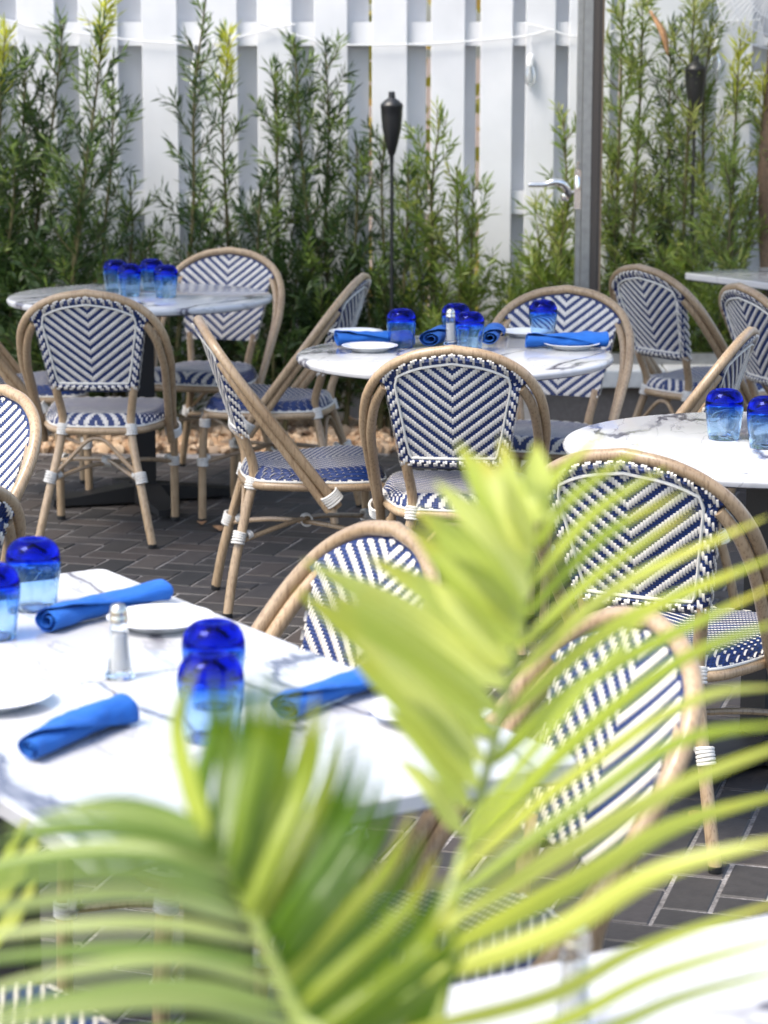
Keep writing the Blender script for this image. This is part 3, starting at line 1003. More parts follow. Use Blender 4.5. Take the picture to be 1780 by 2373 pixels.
def round_table(x, y, r, rot, label):
    root = tag(empty('round_table', (x, y, 0)), label, 'table', 'round marble pedestal tables')
    pr = [(0, TZ - .024), (r - .012, TZ - .024), (r - .004, TZ - .021), (r, TZ - .013), (r, TZ - .008), (r - .004, TZ - .002), (r - .010, TZ), (0, TZ)]
    m = MB(); m.lathe(pr, 96); tp = m.build('tabletop', 'marble', root)
    tp.rotation_euler = (0, 0, rot * 2)
    m = MB(); m.lathe([(0, TZ - .027), (r - .020, TZ - .027), (r - .014, TZ - .0245), (0, TZ - .0245)], 64); m.build('underside', 'table_underside', root)
    pedestal(root, TZ, .34, rot)
    return root
round_table(-.868, 8.60, .472, R(20), 'round marble table at the left holding only four upturned glasses')
round_table(.205, 6.97, .460, R(30), 'round marble table in the middle set with plates and blue napkins')
round_table(.875, 5.39, .470, R(40), 'bright white round table cut by the right edge, with two glasses')
E1 = Vector((.545, -.838, 0)).normalized(); E2 = Vector((-E1.y * -1, 0, 0))
E2 = Vector((E1.y, -E1.x, 0))                      # (-.838,-.545)
ROTT = math.atan2(E1.y, E1.x)
def square_table(c, lx, ly, label, rot=ROTT, group='square marble tables'):
    root = tag(empty('square_table', (c.x, c.y, 0), rot), label, 'table', group)
    m = MB()
    e = .0035
    x, y = lx / 2, ly / 2
    vs, fs = [], []
    for ins, z in ((.004, TZ - .026), (0, TZ - .022), (0, TZ - e), (e, TZ)):
        # rounded corners
        rc = .02
        for cx_, cy_, a0 in ((x, y, 0), (-x, y, 90), (-x, -y, 180), (x, -y, 270)):
            sx, sy = (1 if cx_ > 0 else -1), (1 if cy_ > 0 else -1)
            for q in range(5):
                a = R(a0 + q * 22.5)
                vs.append((cx_ - sx * (rc) + (rc - ins) * math.cos(a), cy_ - sy * (rc) + (rc - ins) * math.sin(a), z))
    n = 20
    for i in range(3):
        for k_ in range(n):
            k2 = (k_ + 1) % n
            fs.append((i * n + k_, i * n + k2, (i + 1) * n + k2, (i + 1) * n + k_))
    fs.append(tuple(range(n - 1, -1, -1))); fs.append(tuple(3 * n + k_ for k_ in range(n)))
    m.add(vs, fs); m.build('tabletop', 'marble_square', root)
    m = MB(); m.box((0, 0, TZ - .029), (lx - .03, ly - .03, .005)); m.build('underside', 'table_underside', root, False)
    pedestal(root, TZ, .30, R(45))
    return root
Bc = Vector((-.484, 4.067, 0)); Rc = Vector((.252, 2.934, 0))
half_l = (Rc - Bc).length / 2
W = .685
cA = Bc + E1 * (half_l / 2) + E2 * (W / 2)
cB = Bc + E1 * (half_l * 1.5) + E2 * (W / 2)
square_table(cA, half_l - .003, W, 'far half of the near white table, with tumblers at its back corner')
square_table(cB, half_l - .003, W, 'near half of the near white table, its corner behind the palm')
dd = Vector((.295, .171, 0)).normalized()
cD = Vector((.00, 2.155, 0)) + dd * .36 + Vector((dd.y, -dd.x, 0)) * .345
square_table(cD, .69, .69, 'overexposed white table in the bottom right corner with a salt shaker', rot=math.atan2(dd.y, dd.x))
cH = Vector((1.17, 9.46, 0)) + E1 * .34 - E2 * .34
square_table(cH, .68, .68, 'far square table at the right edge before the shrubs')

# ================================================================== TABLEWARE
def tumbler_mesh():
    h = .113
    out = [(.0335, 0), (.0352, .0015), (.0365, .012), (.0395, .035), (.0425, .060), (.0437, .074), (.0432, .086), (.0405, .097), (.0350, .1062), (.0280, .1115), (.0235, h), (.0195, h - .0008), (.012, h - .0042), (.0, h - .0056)]
    inn = [(0, .0955), (.0120, .0945), (.0220, .0915), (.0305, .0875), (.0360, .0840), (.0395, .0740), (.0395, .060), (.0370, .035), (.0338, .012), (.0322, .0015)]
        # outer from rim up, then inner down to rim : one closed shell
    prof = out + inn
    m = MB(); m.lathe(prof, 40, closed=True)
    return m.mesh('tumbler', 'tumbler_glass')
tum = tumbler_mesh()
def tumbler(p, label, rz=0):
    o = link_mesh('tumbler', tum, None, (p.x, p.y, TZ + .0006), (0, 0, rz))
    return tag(o, label, 'glass', 'upturned blue glass tumblers')
for u, v, lab in (
    (301, 686, 'upturned blue tumbler, front left of the four on the left round table'),
    (385, 689, 'upturned blue tumbler, front right of the four on the left round table'),
    (268, 676, 'upturned blue tumbler, rear left of the four on the left round table'),
    (352, 673, 'upturned blue tumbler, rear right of the four on the left round table'),
    (930, 805, 'upturned blue tumbler over the left napkin on the middle round table'),
    (1056, 791, 'upturned blue tumbler behind the salt shaker on the middle round table'),
    (1088, 813, 'upturned blue tumbler in front of the salt shaker on the middle round table'),
    (1258, 782, 'upturned blue tumbler before the chair back on the middle round table'),
    (1677, 1017, 'upturned blue tumbler, left of the two on the bright right table'),
    (1774, 1037, 'upturned blue tumbler cut by the right edge on the bright right table'),
    (80, 1411, 'large upturned blue tumbler at the back corner of the near table'),
    (-16, 1478, 'upturned blue tumbler cut by the left edge on the near table'),
    (497, 1628, 'upturned cobalt tumbler, the farther of two overlapping by the salt shaker'),
    (490, 1712, 'upturned cobalt tumbler, the nearer of two, behind the palm leaf tips')):
    tumbler(onz(u, v, TZ), lab, random.uniform(0, 6))

def plate_mesh():
    m = MB()
    r = .083
    m.lathe([(0, .004), (.045, .004), (.050, .0055), (.058, .011), (.070, .0145), (r - .002, .0172), (r, .0166), (r - .001, .0150), (.070, .0118), (.060, .0075), (.053, .001), (.051, 0), (.048, 0), (.046, .0015), (0, .0015)], 56, closed=False)
    return m.mesh('plate', 'porcelain')
plm = plate_mesh()
for u, v, lab in (
    (857, 813, 'white side plate at the front left of the middle round table'),
    (1325, 808, 'white side plate at the front right of the middle round table'),
    (825, 779, 'white side plate behind the left napkin on the middle round table'),
    (1218, 779, 'white side plate behind the right napkin on the middle round table'),
    (372, 1452, 'white side plate beside the salt shaker on the near table'),
    (-18, 1632, 'white side plate cut by the left edge on the near table'),
    (1000, 1668, 'white side plate by the right corner of the near table, behind palm leaves')):
    p = onz(u, v, TZ)
    tag(link_mesh('side_plate', plm, None, (p.x, p.y, TZ + .0006)), lab, 'plate', 'white side plates')

def napkin_mesh(seed, length=.235, flat=.92, fat=1.0):
    """cloth rolled up from one edge; the last turn ends in a slanting fold"""
    rn = random.Random(seed)
    m = MB()
    nl, na = 30, 46
    turns = 2.35 * 2 * math.pi
    vs, fs = [], []
    ph = rn.uniform(0, 6)
    for i in range(nl + 1):
        l = i / nl
        end = turns + (l - .5) * 2.6
        for j in range(na + 1):
            t = end * j / na
            r_ = .0052 + .0067 * t / (2 * math.pi)
            r_ += .0026 * noise.noise(Vector((l * 6 + seed * 3, t * .9, seed))) * (t / turns) * 2.0
            r_ *= 1 + .10 * math.sin(l * 3.1 + ph * 2)
            r_ += .0012 * math.sin(l * 7 + ph) * (t / turns)
            r_ *= fat * (1 + .05 * noise.noise(Vector((l * 14, t * 2.2, seed + 4))))
            a = t + .6 + .15 * math.sin(l * 4 + ph)
            yy = r_ * math.cos(a) * 1.28
            zz = r_ * math.sin(a) * flat
            if zz < -.0155 * fat: zz = -.0155 * fat - (-.0155 * fat - zz) * .2
            xx = (l - .5) * length + .004 * math.sin(a * 1 + seed) * (abs(l - .5) * 2) ** 3
            yy += .006 * math.sin(l * 3 + ph)
            vs.append((xx, yy, zz + .0165))
    for i in range(nl):
        for j in range(na):
            a = i * (na + 1) + j
            fs.append((a, a + 1, a + na + 2, a + na + 1))
    m.add(vs, fs)
    zmin = min(v[2] for v in vs)
    m.v = [(x, y, z - zmin + .0012) for x, y, z in m.v]
    return m.mesh('napkin', 'blue_linen')
def napkin(a, b, seed, label, length=None, fat=1.0):
    p, q = onz(*a, TZ + .014), onz(*b, TZ + .014)
    d = q - p
    ln = length or d.length
    o = link_mesh('rolled_napkin', napkin_mesh(seed, ln, fat=fat), None, ((p.x + q.x) / 2, (p.y + q.y) / 2, TZ + .0008), (0, 0, math.atan2(d.y, d.x)))
    md = o.modifiers.new('s', 'SOLIDIFY'); md.thickness = .0021; md.offset = 0
    md = o.modifiers.new('u', 'SUBSURF'); md.levels = 1; md.render_levels = 1
    return tag(o, label, 'napkin', 'rolled blue napkins')
napkin((113, 1447), (372, 1372), 1, 'rolled blue napkin behind the salt shaker on the near table')
napkin((62, 1742), (292, 1648), 2, 'rolled blue napkin at the lower left of the near table')
napkin((672, 1648), (868, 1566), 3, 'rolled blue napkin on the near table, half hidden by palm leaves', .215)
napkin((780, 792), (955, 788), 4, 'rolled blue napkin at the left of the middle round table', .225, 1.28)
napkin((975, 800), (1055, 765), 5, 'rolled blue napkin lying end-on behind the front chair on the middle table', .22, 1.28)
napkin((1120, 798), (1160, 763), 6, 'rolled blue napkin seen end-on beside the glass on the middle table', .20, 1.28)
napkin((1213, 797), (1412, 793), 7, 'rolled blue napkin at the right of the middle round table', .24, 1.28)

def shaker(p, label):
    root = tag(empty('salt_shaker', (p.x, p.y, TZ + .0006)), label, 'salt shaker', 'glass salt shakers')
    def prism(prof, n=10):
        m = MB(); m.lathe(prof, n); return m
    m = MB(); m.lathe([(.0, .001), (.017, 0), (.0215, .001), (.0215, .005), (.0175, .012), (.0155, .030), (.0132, .066), (.0122, .083), (.0105, .084), (.0105, .080), (.0118, .066), (.0138, .030), (.0142, .014), (0, .012)], 10)
    m.build('body', 'clear_glass', root, False)
    m = MB(); m.lathe([(0, .0125), (.0135, .0148), (.0132, .030), (.0114, .064), (.006, .066), (0, .0655)], 16); m.build('salt', 'salt', root)
    m = MB(); m.lathe([(.0126, .082), (.0138, .083), (.0140, .089), (.0128, .091), (.0130, .094), (.0122, .101), (.0092, .1065), (.004, .109), (0, .1093)], 20)
    cp = m.build('cap', 'steel_cap', root)
    m = MB()
    for q in range(6):
        a = q * math.pi / 3
        m.lathe([(0, 0), (.0009, 0), (.0009, .0006), (0, .0006)], 6, (.0045 * math.cos(a), .0045 * math.sin(a), .1084))
    m.build('holes', 'rubber_black', cp)
    return root
shaker(onz(278, 1572, TZ), 'glass salt shaker with a steel cap in the middle of the near table')
shaker(onz(1044, 800, TZ), 'small glass salt shaker among the tumblers on the middle round table')
shaker(onz(1330, 2395, TZ), 'blurred glass salt shaker on the bottom right table')

# ================================================================== DOOR STILE WITH LEVER, GLASS
door = tag(empty('glass_door', (.795, 9.45, .391)), 'open glass door with metal stile and lever handle before the shrubs', 'door')
H = 2.0
m = MB(); m.box((-.041, 0, H / 2), (.020, .05, H)); m.build('glass_edge', 'aluminium', door, False)
m = MB(); m.box((-.013, -.006, H / 2), (.034, .06, H)); m.build('stile', 'aluminium', door, False)
m = MB(); m.box((.018, -.004, H / 2), (.026, .055, H)); m.box((.0365, 0, H / 2), (.009, .05, H)); m.build('stile_cover', 'bronze_frame', door, False)
m = MB(); m.box((.0455, .004, H / 2), (.008, .04, H)); m.build('seal_strip', 'tan_strip', door, False)
m = MB(); m.box((.75, .012, H / 2), (1.40, .008, H)); m.build('pane', 'window_glass', door, False)
m = MB(); m.box((.75, .012, .022), (1.40, .04, .044)); m.build('bottom_rail', 'aluminium', door, False)
hz = 1.065 - .391
m = MB(); m.tube([(-.05, -.01, hz), (-.10, -.012, hz - .002)], .0065, 10)
hd = m.build('spindle', 'chrome', door)
m = MB(); m.tube(spline([(-.083, -.014, hz - .016), (-.088, -.03, hz + .012), (-.112, -.045, hz + .036), (-.140, -.05, hz + .040), (-.175, -.05, hz + .031), (-.238, -.05, hz + .030)], 5), [.017] * 6 + [.017] * 6 + [.0145] * 6 + [.011] * 7 + [.009], 12)
m.lathe([(0, -.024), (.015, -.022), (.018, -.006), (.016, .006), (0, .008)], 14, (-.092, -.016, hz - .012))
m.build('lever', 'chrome', hd)
m = MB(); m.lathe([(0, -.03), (.010, -.028), (.011, .02), (.006, .028), (0, .03)], 12, (-.046, -.03, hz + .035))
for q in range(4): m.lathe([(0, -.006), (.0055, -.003), (.0055, .003), (0, .006)], 10, (-.048 + .003 * (q % 2), -.035, hz + .075 + q * .013))
m.box((-.046, -.0275, hz + .01), (.026, .006, .15))
m.build('lock', 'chrome', door)

# ================================================================== TORCHES
def torch(p, top, label, k=1.0):
    root = tag(empty('garden_torch', (p.x, p.y, 0)), label, 'torch', 'black garden torches')
    zb = top - .255 * k
    m = MB(); m.tube([(0, 0, 0), (0, 0, zb)], .0075, 10); m.build('pole', 'torch_black', root)
    m = MB(); m.lathe([(.0, -.03), (.009, -.03), (.009, .0), (.014, .006), (.026, .05), (.037, .10), (.0425, .15), (.0445, .188), (.0455, .190), (.0455, .200), (.040, .203), (0, .203)], 28, (0, 0, zb)); m.build('canister', 'torch_black', root)
    m = MB(); m.lathe([(.0455, .2005), (.043, .206), (.030, .219), (.017, .228), (.0135, .231), (.0135, .250), (.0120, .255), (0, .255)], 28, (0, 0, zb)); m.build('cap', 'torch_black', root)
tp = at(908, 212, 9.86)
torch(tp, tp.z, 'black garden torch on a thin pole standing clear before the white fence')
tp = at(1613, 128, 10.12)
torch(tp, tp.z, 'black garden torch half hidden among the right-hand shrubs')

# ================================================================== STRING LIGHTS
sl = tag(empty('string_light', (0, FY - .03, 1.6)), 'white string-light cable with pendant bulbs along the fence', 'string light')
def fl(u, v): 
    p = at(u, v, FY - .03); return (p.x, 0, p.z - 1.6)
m = MB(); m.tube(spline([fl(-200, 20), fl(20, 48), fl(75, 62), fl(235, 84), fl(345, 97), fl(470, 100), fl(560, 84), fl(640, 64), fl(685, 56)], 6), .0032, 6)
m.tube(spline([fl(600, 52), fl(655, 70), fl(720, 92), fl(780, 103), fl(900, 104), fl(1020, 100), fl(1130, 92), fl(1220, 83), fl(1275, 69)], 6), .0032, 6)
m.tube(spline([fl(1210, 54), fl(1275, 68), fl(1340, 84), fl(1500, 60), fl(1640, 50), fl(1800, 45)], 6), .0030, 6)
m.build('cable', 'cable_white', sl)
for u, v0 in ((450, 100), (1230, 84), (1660, 52)):
    p = fl(u, v0)
    m = MB(); m.tube([(p[0], 0, p[2]), (p[0], 0, p[2] - .075)], .0028, 6)
    m.lathe([(0, -.072), (.007, -.074), (.014, -.083), (.0165, -.098), (.0165, -.122), (0, -.122)], 16, (p[0], 0, p[2]))
    so = m.build('lamp_holder', 'cable_white', sl)
    m = MB(); m.lathe([(.0125, -.122), (.0125, -.130), (.021, -.150), (.025, -.172), (.021, -.194), (.010, -.206), (0, -.208)], 18, (p[0], 0, p[2]))
    m.build('bulb', 'clear_glass', so)
    m = MB(); m.tube([(p[0] - .004, 0, p[2] - .125), (p[0] - .005, 0, p[2] - .17), (p[0], 0, p[2] - .18), (p[0] + .005, 0, p[2] - .17), (p[0] + .004, 0, p[2] - .125)], .0010, 5)
    m.build('filament', 'steel_cap', so)

# ================================================================== SHRUBS
def shrub(name_seed, leaders, Y, label, base_u, mat='needle_dark', yellow=(), dens=1.0, spread=1.0):
    """leaders: (u_top, v_top, lean) in photo pixels at depth Y; each leader carries ascending side twigs set with needles"""
    rn = random.Random(name_seed)
    b0 = at(base_u, 1000, Y)
    root = tag(empty('podocarpus_shrub', (b0.x, Y, 0)), label, 'shrub', 'upright green shrubs along the fence')
    st, fo, nw, yg = MB(), MB(), MB(), MB()
    def needles(mb, path, l0, dens_):
        L_ = sum((b - a).length for a, b in zip(path, path[1:]))
        n = int(L_ / .0074 * dens_)
        for q in range(n):
            t = (q + rn.random()) / n
            f = t * (len(path) - 1)
            i = min(len(path) - 2, int(f))
            p = path[i].lerp(path[i + 1], f - i)
            d = (path[i + 1] - path[i]).normalized()
            a = rn.uniform(0, 2 * math.pi)
            h = Vector((math.cos(a), math.sin(a), rn.uniform(-.3, .3)))
            h = (h - d * h.dot(d)).normalized()
            tilt = rn.uniform(.5, .95) if t < .93 else rn.uniform(.1, .6)
            e = (d * math.cos(tilt) + h * math.sin(tilt)) * l0 * rn.uniform(.7, 1.25)
            w = e.cross(Vector((rn.uniform(-1, 1), rn.uniform(-1, 1), rn.uniform(-1, 1)))).normalized() * (.0043 * rn.uniform(.8, 1.25))
            droop = Vector((0, 0, -l0 * rn.uniform(-.04, .08)))
            m1 = p + e * .5 + w
            m2 = p + e * .5 - w
            mb.add([p, m1, p + e + droop, m2], [(0, 1, 2, 3)])
    for li, (u, v, bu) in enumerate(leaders):
        top = at(u, v, Y + rn.uniform(-.12, .12))
        bb = at(bu, 1000, Y)
        base = Vector((bb.x, Y + rn.uniform(-.06, .06), 0))
        top.z = min(top.z, 2.3)
        mid = base.lerp(top, .5) + Vector((rn.uniform(-.03, .03), rn.uniform(-.03, .03), 0))
        path = spline([base, base.lerp(mid, .55) + Vector((rn.uniform(-.02, .02), 0, 0)), mid, mid.lerp(top, .55) + Vector((rn.uniform(-.025, .025), rn.uniform(-.02, .02), 0)), top], 7)
        hgt = top.z
        path = [p - Vector((b0.x, Y, 0)) for p in path]
        st.tube(path, [.011 * (1 - i / len(path)) + .0022 for i in range(len(path))], 6)
        isY = li in yellow
        needles(fo, path[int(len(path) * .35):-4 if isY else None], .068, .8 * dens)
        if isY: needles(nw, path[-6:], .078, 2.2)
        z = .10
        side = rn.uniform(0, 6)
        while z < hgt - .05:
            t = z / hgt
            f = t * (len(path) - 1); i = min(len(path) - 2, int(f))
            p = path[i].lerp(path[i + 1], f - i)
            side += 2.4 + rn.uniform(-.5, .5)
            ln = (.28 * (1 - t) ** .8 + .07) * rn.uniform(.6, 1.25) * spread
            up = .75 + .5 * t + rn.uniform(-.25, .25)
            d = Vector((math.cos(side), math.sin(side) * .75, up)).normalized()
            e1 = p + d * ln * .5
            e2 = p + (d + Vector((rn.uniform(-.1, .1), rn.uniform(-.1, .1), rn.uniform(.05, .4)))).normalized() * ln
            tw = [p, e1, e2]
            st.tube(tw, [.0034, .0024, .0014], 4, caps=False)
            isn = isY and t > .86
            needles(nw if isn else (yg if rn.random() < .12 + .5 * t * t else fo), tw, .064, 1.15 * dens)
            for q in range(rn.choice((1, 2, 2)) if ln > .12 else 0):
                s0 = p.lerp(e2, rn.uniform(.3, .75))
                d2 = (d + Vector((rn.uniform(-.8, .8), rn.uniform(-.8, .8), rn.uniform(0, .4)))).normalized()
                tw2 = [s0, s0 + d2 * ln * .25, s0 + d2 * ln * .5]
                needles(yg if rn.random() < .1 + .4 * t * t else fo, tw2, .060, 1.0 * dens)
            z += rn.uniform(.044, .076) / dens
    for li in range(5):          # low dense growth at the foot
        bx = rn.uniform(-.11, .11)
        hgt = rn.uniform(.45, .85)
        path = spline([Vector((bx * .5, rn.uniform(-.05, .05), 0)), Vector((bx, rn.uniform(-.1, .1), hgt * .5)), Vector((bx * 1.3, rn.uniform(-.12, .12), hgt))], 6)
        st.tube(path, [.006 * (1 - i / len(path)) + .0018 for i in range(len(path))], 5)
        z = .06
        while z < hgt - .03:
            t = z / hgt
            f = t * (len(path) - 1); i = min(len(path) - 2, int(f))
            p = path[i].lerp(path[i + 1], f - i)
            a_ = rn.uniform(0, 6.28)
            d = Vector((math.cos(a_), math.sin(a_) * .8, rn.uniform(.4, 1.1))).normalized()
            needles(fo, [p, p + d * .09, p + d * rn.uniform(.14, .2)], .062, 1.25 * dens)
            z += rn.uniform(.03, .05)
    st.build('stem', 'twig', root)
    fo.build('foliage', mat, root, False)
    if yg.v: yg.build('young_foliage', 'needle_young' if mat == 'needle_dark' else 'needle_sunlit', root, False)
    if nw.v: nw.build('new_or_sunlit_growth', 'needle_new_or_sunlit', root, False)
    return root
SHR = [
 ([(12, 70, -25), (-70, 130, -70), (38, 330, 0)], 10.15, 'shrub cut by the left edge with a yellow top shoot', -20, 'needle_dark', (0,), 1.1),
 ([(148, 52, 40), (92, 250, 60), (60, 120, 20)], 10.25, 'dark shrub, second from the left edge, leaning right at its tip', 50, 'needle_dark', (), 1.1),
 ([(246, -10, 135), (205, 330, 150)], 10.0, 'tall shrub with bright yellow top, third from the left', 140, 'needle_dark', (0,), 1.1),
 ([(262, 178, 235), (300, 420, 290)], 10.3, 'shorter dark shrub between two tall ones at the left', 240, 'needle_dark', (), 1.0),
 ([(478, -5, 395), (330, 540, 370)], 10.1, 'tall open shrub leaning right beside the hanging bulb', 395, 'needle_dark', (), .9),
 ([(532, 78, 552), (470, 470, 520)], 10.25, 'shrub with a yellow star-shaped top beside the hanging bulb', 548, 'needle_dark', (0,), .9),
 ([(640, 158, 640), (605, 420, 615)], 10.1, 'mid green shrub between the yellow-topped one and the twin-topped one', 640, 'needle_dark', (), 1.05),
 ([(683, 98, 755), (754, 102, 775), (826, 330, 800)], 10.2, 'twin-topped dark shrub left of the standing torch', 765, 'needle_dark', (), 1.1),
 ([(893, 285, 880), (945, 372, 925)], 10.2, 'thin shrub growing against the torch pole', 893, 'needle_dark', (), .8),
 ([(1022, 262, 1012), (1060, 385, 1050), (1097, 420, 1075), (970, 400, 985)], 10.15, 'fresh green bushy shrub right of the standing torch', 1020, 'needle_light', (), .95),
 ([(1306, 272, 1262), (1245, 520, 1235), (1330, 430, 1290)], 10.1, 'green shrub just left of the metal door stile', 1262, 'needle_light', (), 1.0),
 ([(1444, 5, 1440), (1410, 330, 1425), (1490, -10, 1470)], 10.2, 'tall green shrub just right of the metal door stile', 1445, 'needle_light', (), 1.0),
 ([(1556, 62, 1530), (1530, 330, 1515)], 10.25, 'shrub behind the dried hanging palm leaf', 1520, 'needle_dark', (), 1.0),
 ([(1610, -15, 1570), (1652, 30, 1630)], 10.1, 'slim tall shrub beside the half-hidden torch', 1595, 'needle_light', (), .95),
 ([(1716, 85, 1670), (1772, 170, 1700), (1690, 380, 1650)], 9.95, 'sunlit yellowish shrub at the right edge', 1680, 'needle_light', (0, 1), .95),  # yellow tops: sunlight put into the needle colour
]
for i, (ld, Y, lab, bu, mt, yl, dn) in enumerate(SHR):
    shrub(40 + i, ld, Y, lab, bu, mt, yl, dn * 1.0)

# dried palm leaflet caught in the shrubs
m = MB()
a, b = at(1507, 25, 9.95), at(1548, 128, 9.9)
pts = spline([a, a.lerp(b, .5) + Vector((.012, -.03, .0)), b], 6)
vs = []
for i, p in enumerate(pts):
    t = i / (len(pts) - 1); w = .013 * math.sin(math.pi * (t * .9 + .06)) + .001
    vs += [p + Vector((-w, 0, 0)), p + Vector((0, -.008, 0)), p + Vector((w, 0, 0))]
m.add(vs, [f for i in range(len(pts) - 1) for f in ((i * 3, i * 3 + 1, i * 3 + 4, i * 3 + 3), (i * 3 + 1, i * 3 + 2, i * 3 + 5, i * 3 + 4))])
o = m.build('dried_leaf', 'dry_leaf'); md = o.modifiers.new('s', 'SOLIDIFY'); md.thickness = .0015
tag(o, 'dried orange-brown palm leaflet caught in the right-hand shrubs', 'leaf')

rn = random.Random(77)
for i, (u, v, lab) in enumerate(((468, 1216, 'small brown fallen leaf by the table foot on the bricks'), (505, 1228, 'curled brown fallen leaf next to the black table base'), (1612, 1898, 'brown fallen leaf on the bricks by the large chair leg'))):
    p = onz(u, v, .004)
    m = MB(); vs = []
    for k_ in range(7):
        t = k_ / 6; w = .016 * math.sin(math.pi * (t * .92 + .05)) + .001
        for c_ in (-1, 0, 1):
            vs.append(((t - .5) * .07, c_ * w, .003 + .010 * abs(c_) * math.sin(t * 3) + .012 * (t - .4) ** 2))
    m.add(vs, [f for k_ in range(6) for f in ((k_ * 3, k_ * 3 + 1, k_ * 3 + 4, k_ * 3 + 3), (k_ * 3 + 1, k_ * 3 + 2, k_ * 3 + 5, k_ * 3 + 4))])
    o = m.build('fallen_leaf', 'dry_leaf'); o.location = p; o.rotation_euler = (0, 0, rn.uniform(0, 6))
    md = o.modifiers.new('s', 'SOLIDIFY'); md.thickness = .0008
    tag(o, lab, 'leaf', 'fallen leaves')

# tree trunk at the right edge
m = MB()
tb = at(1800, 700, 9.9)
pts = spline([(tb.x, 9.95, 0), (tb.x + .01, 9.95, .6), (tb.x - .01, 9.97, 1.2), (tb.x + .03, 9.98, 1.9), (tb.x + .03, 10, 2.8)], 8)
tree = tag(empty('palm_tree', (0, 0, 0)), 'brown palm trunk at the far right edge beside the fence', 'tree')
m.tube(pts, [.075 - .012 * (i / len(pts)) + .004 * (i % 2) for i in range(len(pts))], 14); m.build('trunk', 'bark', tree)
m = MB(); rn = random.Random(4)
for q in range(26):
    a_ = q * 2.4; el = rn.uniform(-.2, .9)
    d = Vector((math.cos(a_) * math.cos(el), math.sin(a_) * math.cos(el), math.sin(el)))
    base = Vector(pts[-1]); path = spline([base, base + d * .6 + Vector((0, 0, .2)), base + d * 1.2 + Vector((0, 0, .05))], 6)
    for i in range(1, len(path)):
        sd_ = (path[i] - path[i - 1]).normalized().cross(Vector((0, 0, 1))).normalized()
        for s in (-1, 1):
            e = sd_ * s * .3 + (path[i] - path[i - 1]) * 1.5 + Vector((0, 0, -.12))
            w = (path[i] - path[i - 1]) * .12
            m.add([path[i] - w, path[i] + e * .5 - w * 1.2, path[i] + e, path[i] + e * .5 + w * 1.2], [(0, 1, 2, 3)])
m.build('crown', 'needle_light', tree, False)

# wire fan at the top right
fc = at(1800, -30, 9.35)
fan = tag(empty('wall_fan', fc), 'pale wire-caged fan at the top right corner', 'fan')
m = MB()
for q in range(56):
    a_ = q * 2 * math.pi / 56
    tw = .5
    pts = []
    for t in range(7):
        k_ = t / 6
        r_ = .03 + .20 * k_
        aa = a_ + tw * k_
        pts.append((r_ * math.cos(aa), -.07 + .07 * k_ ** 2.2, r_ * math.sin(aa)))
    m.tube(pts, .0022, 4, caps=False)
for r_, y_ in ((.23, 0), (.12, -.058), (.03, -.07), (.18, -.034)):
    m.tube([(r_ * math.cos(t), y_, r_ * math.sin(t)) for t in [q * 2 * math.pi / 40 for q in range(40)]], .0024, 5, closed=True)
m.build('cage', 'fan_grey', fan)
m = MB()
for q in range(3):
    a_ = q * 2.094 + .4
    vs = []
    for i in range(6):
        k_ = i / 5; r_ = .03 + .16 * k_; w = .05 * math.sin(math.pi * (.15 + .75 * k_))
        c_ = Vector((r_ * math.cos(a_), 0, r_ * math.sin(a_))); t_ = Vector((-math.sin(a_), .5, math.cos(a_)))
        vs += [c_ - t_ * w, c_ + t_ * w]
    m.add(vs, [(i * 2, i * 2 + 1, i * 2 + 3, i * 2 + 2) for i in range(5)])
b = m.build('blades', 'fan_grey', fan); md = b.modifiers.new('s', 'SOLIDIFY'); md.thickness = .003
m = MB(); m.tube([(0, -.075, 0), (0, .16, 0)], .045, 20); m.tube([(0, .12, 0), (0, .62, 0)], .015, 10); m.build('motor', 'fan_grey', fan)
# pale utility box on the fence
p = at(1748, 222, FY - .06)
ub = tag(empty('utility_box', p), 'small pale box fixed to the fence behind the sunlit shrub', 'box')
m = MB(); m.box((0, 0, 0), (.075, .075, .18)); o = m.build('housing', 'cable_white', ub, False); md = o.modifiers.new('b', 'BEVEL'); md.width = .008; md.segments = 3
m = MB(); m.box((0, -.001, .093), (.085, .082, .012)); o = m.build('lid', 'cable_white', ub, False)

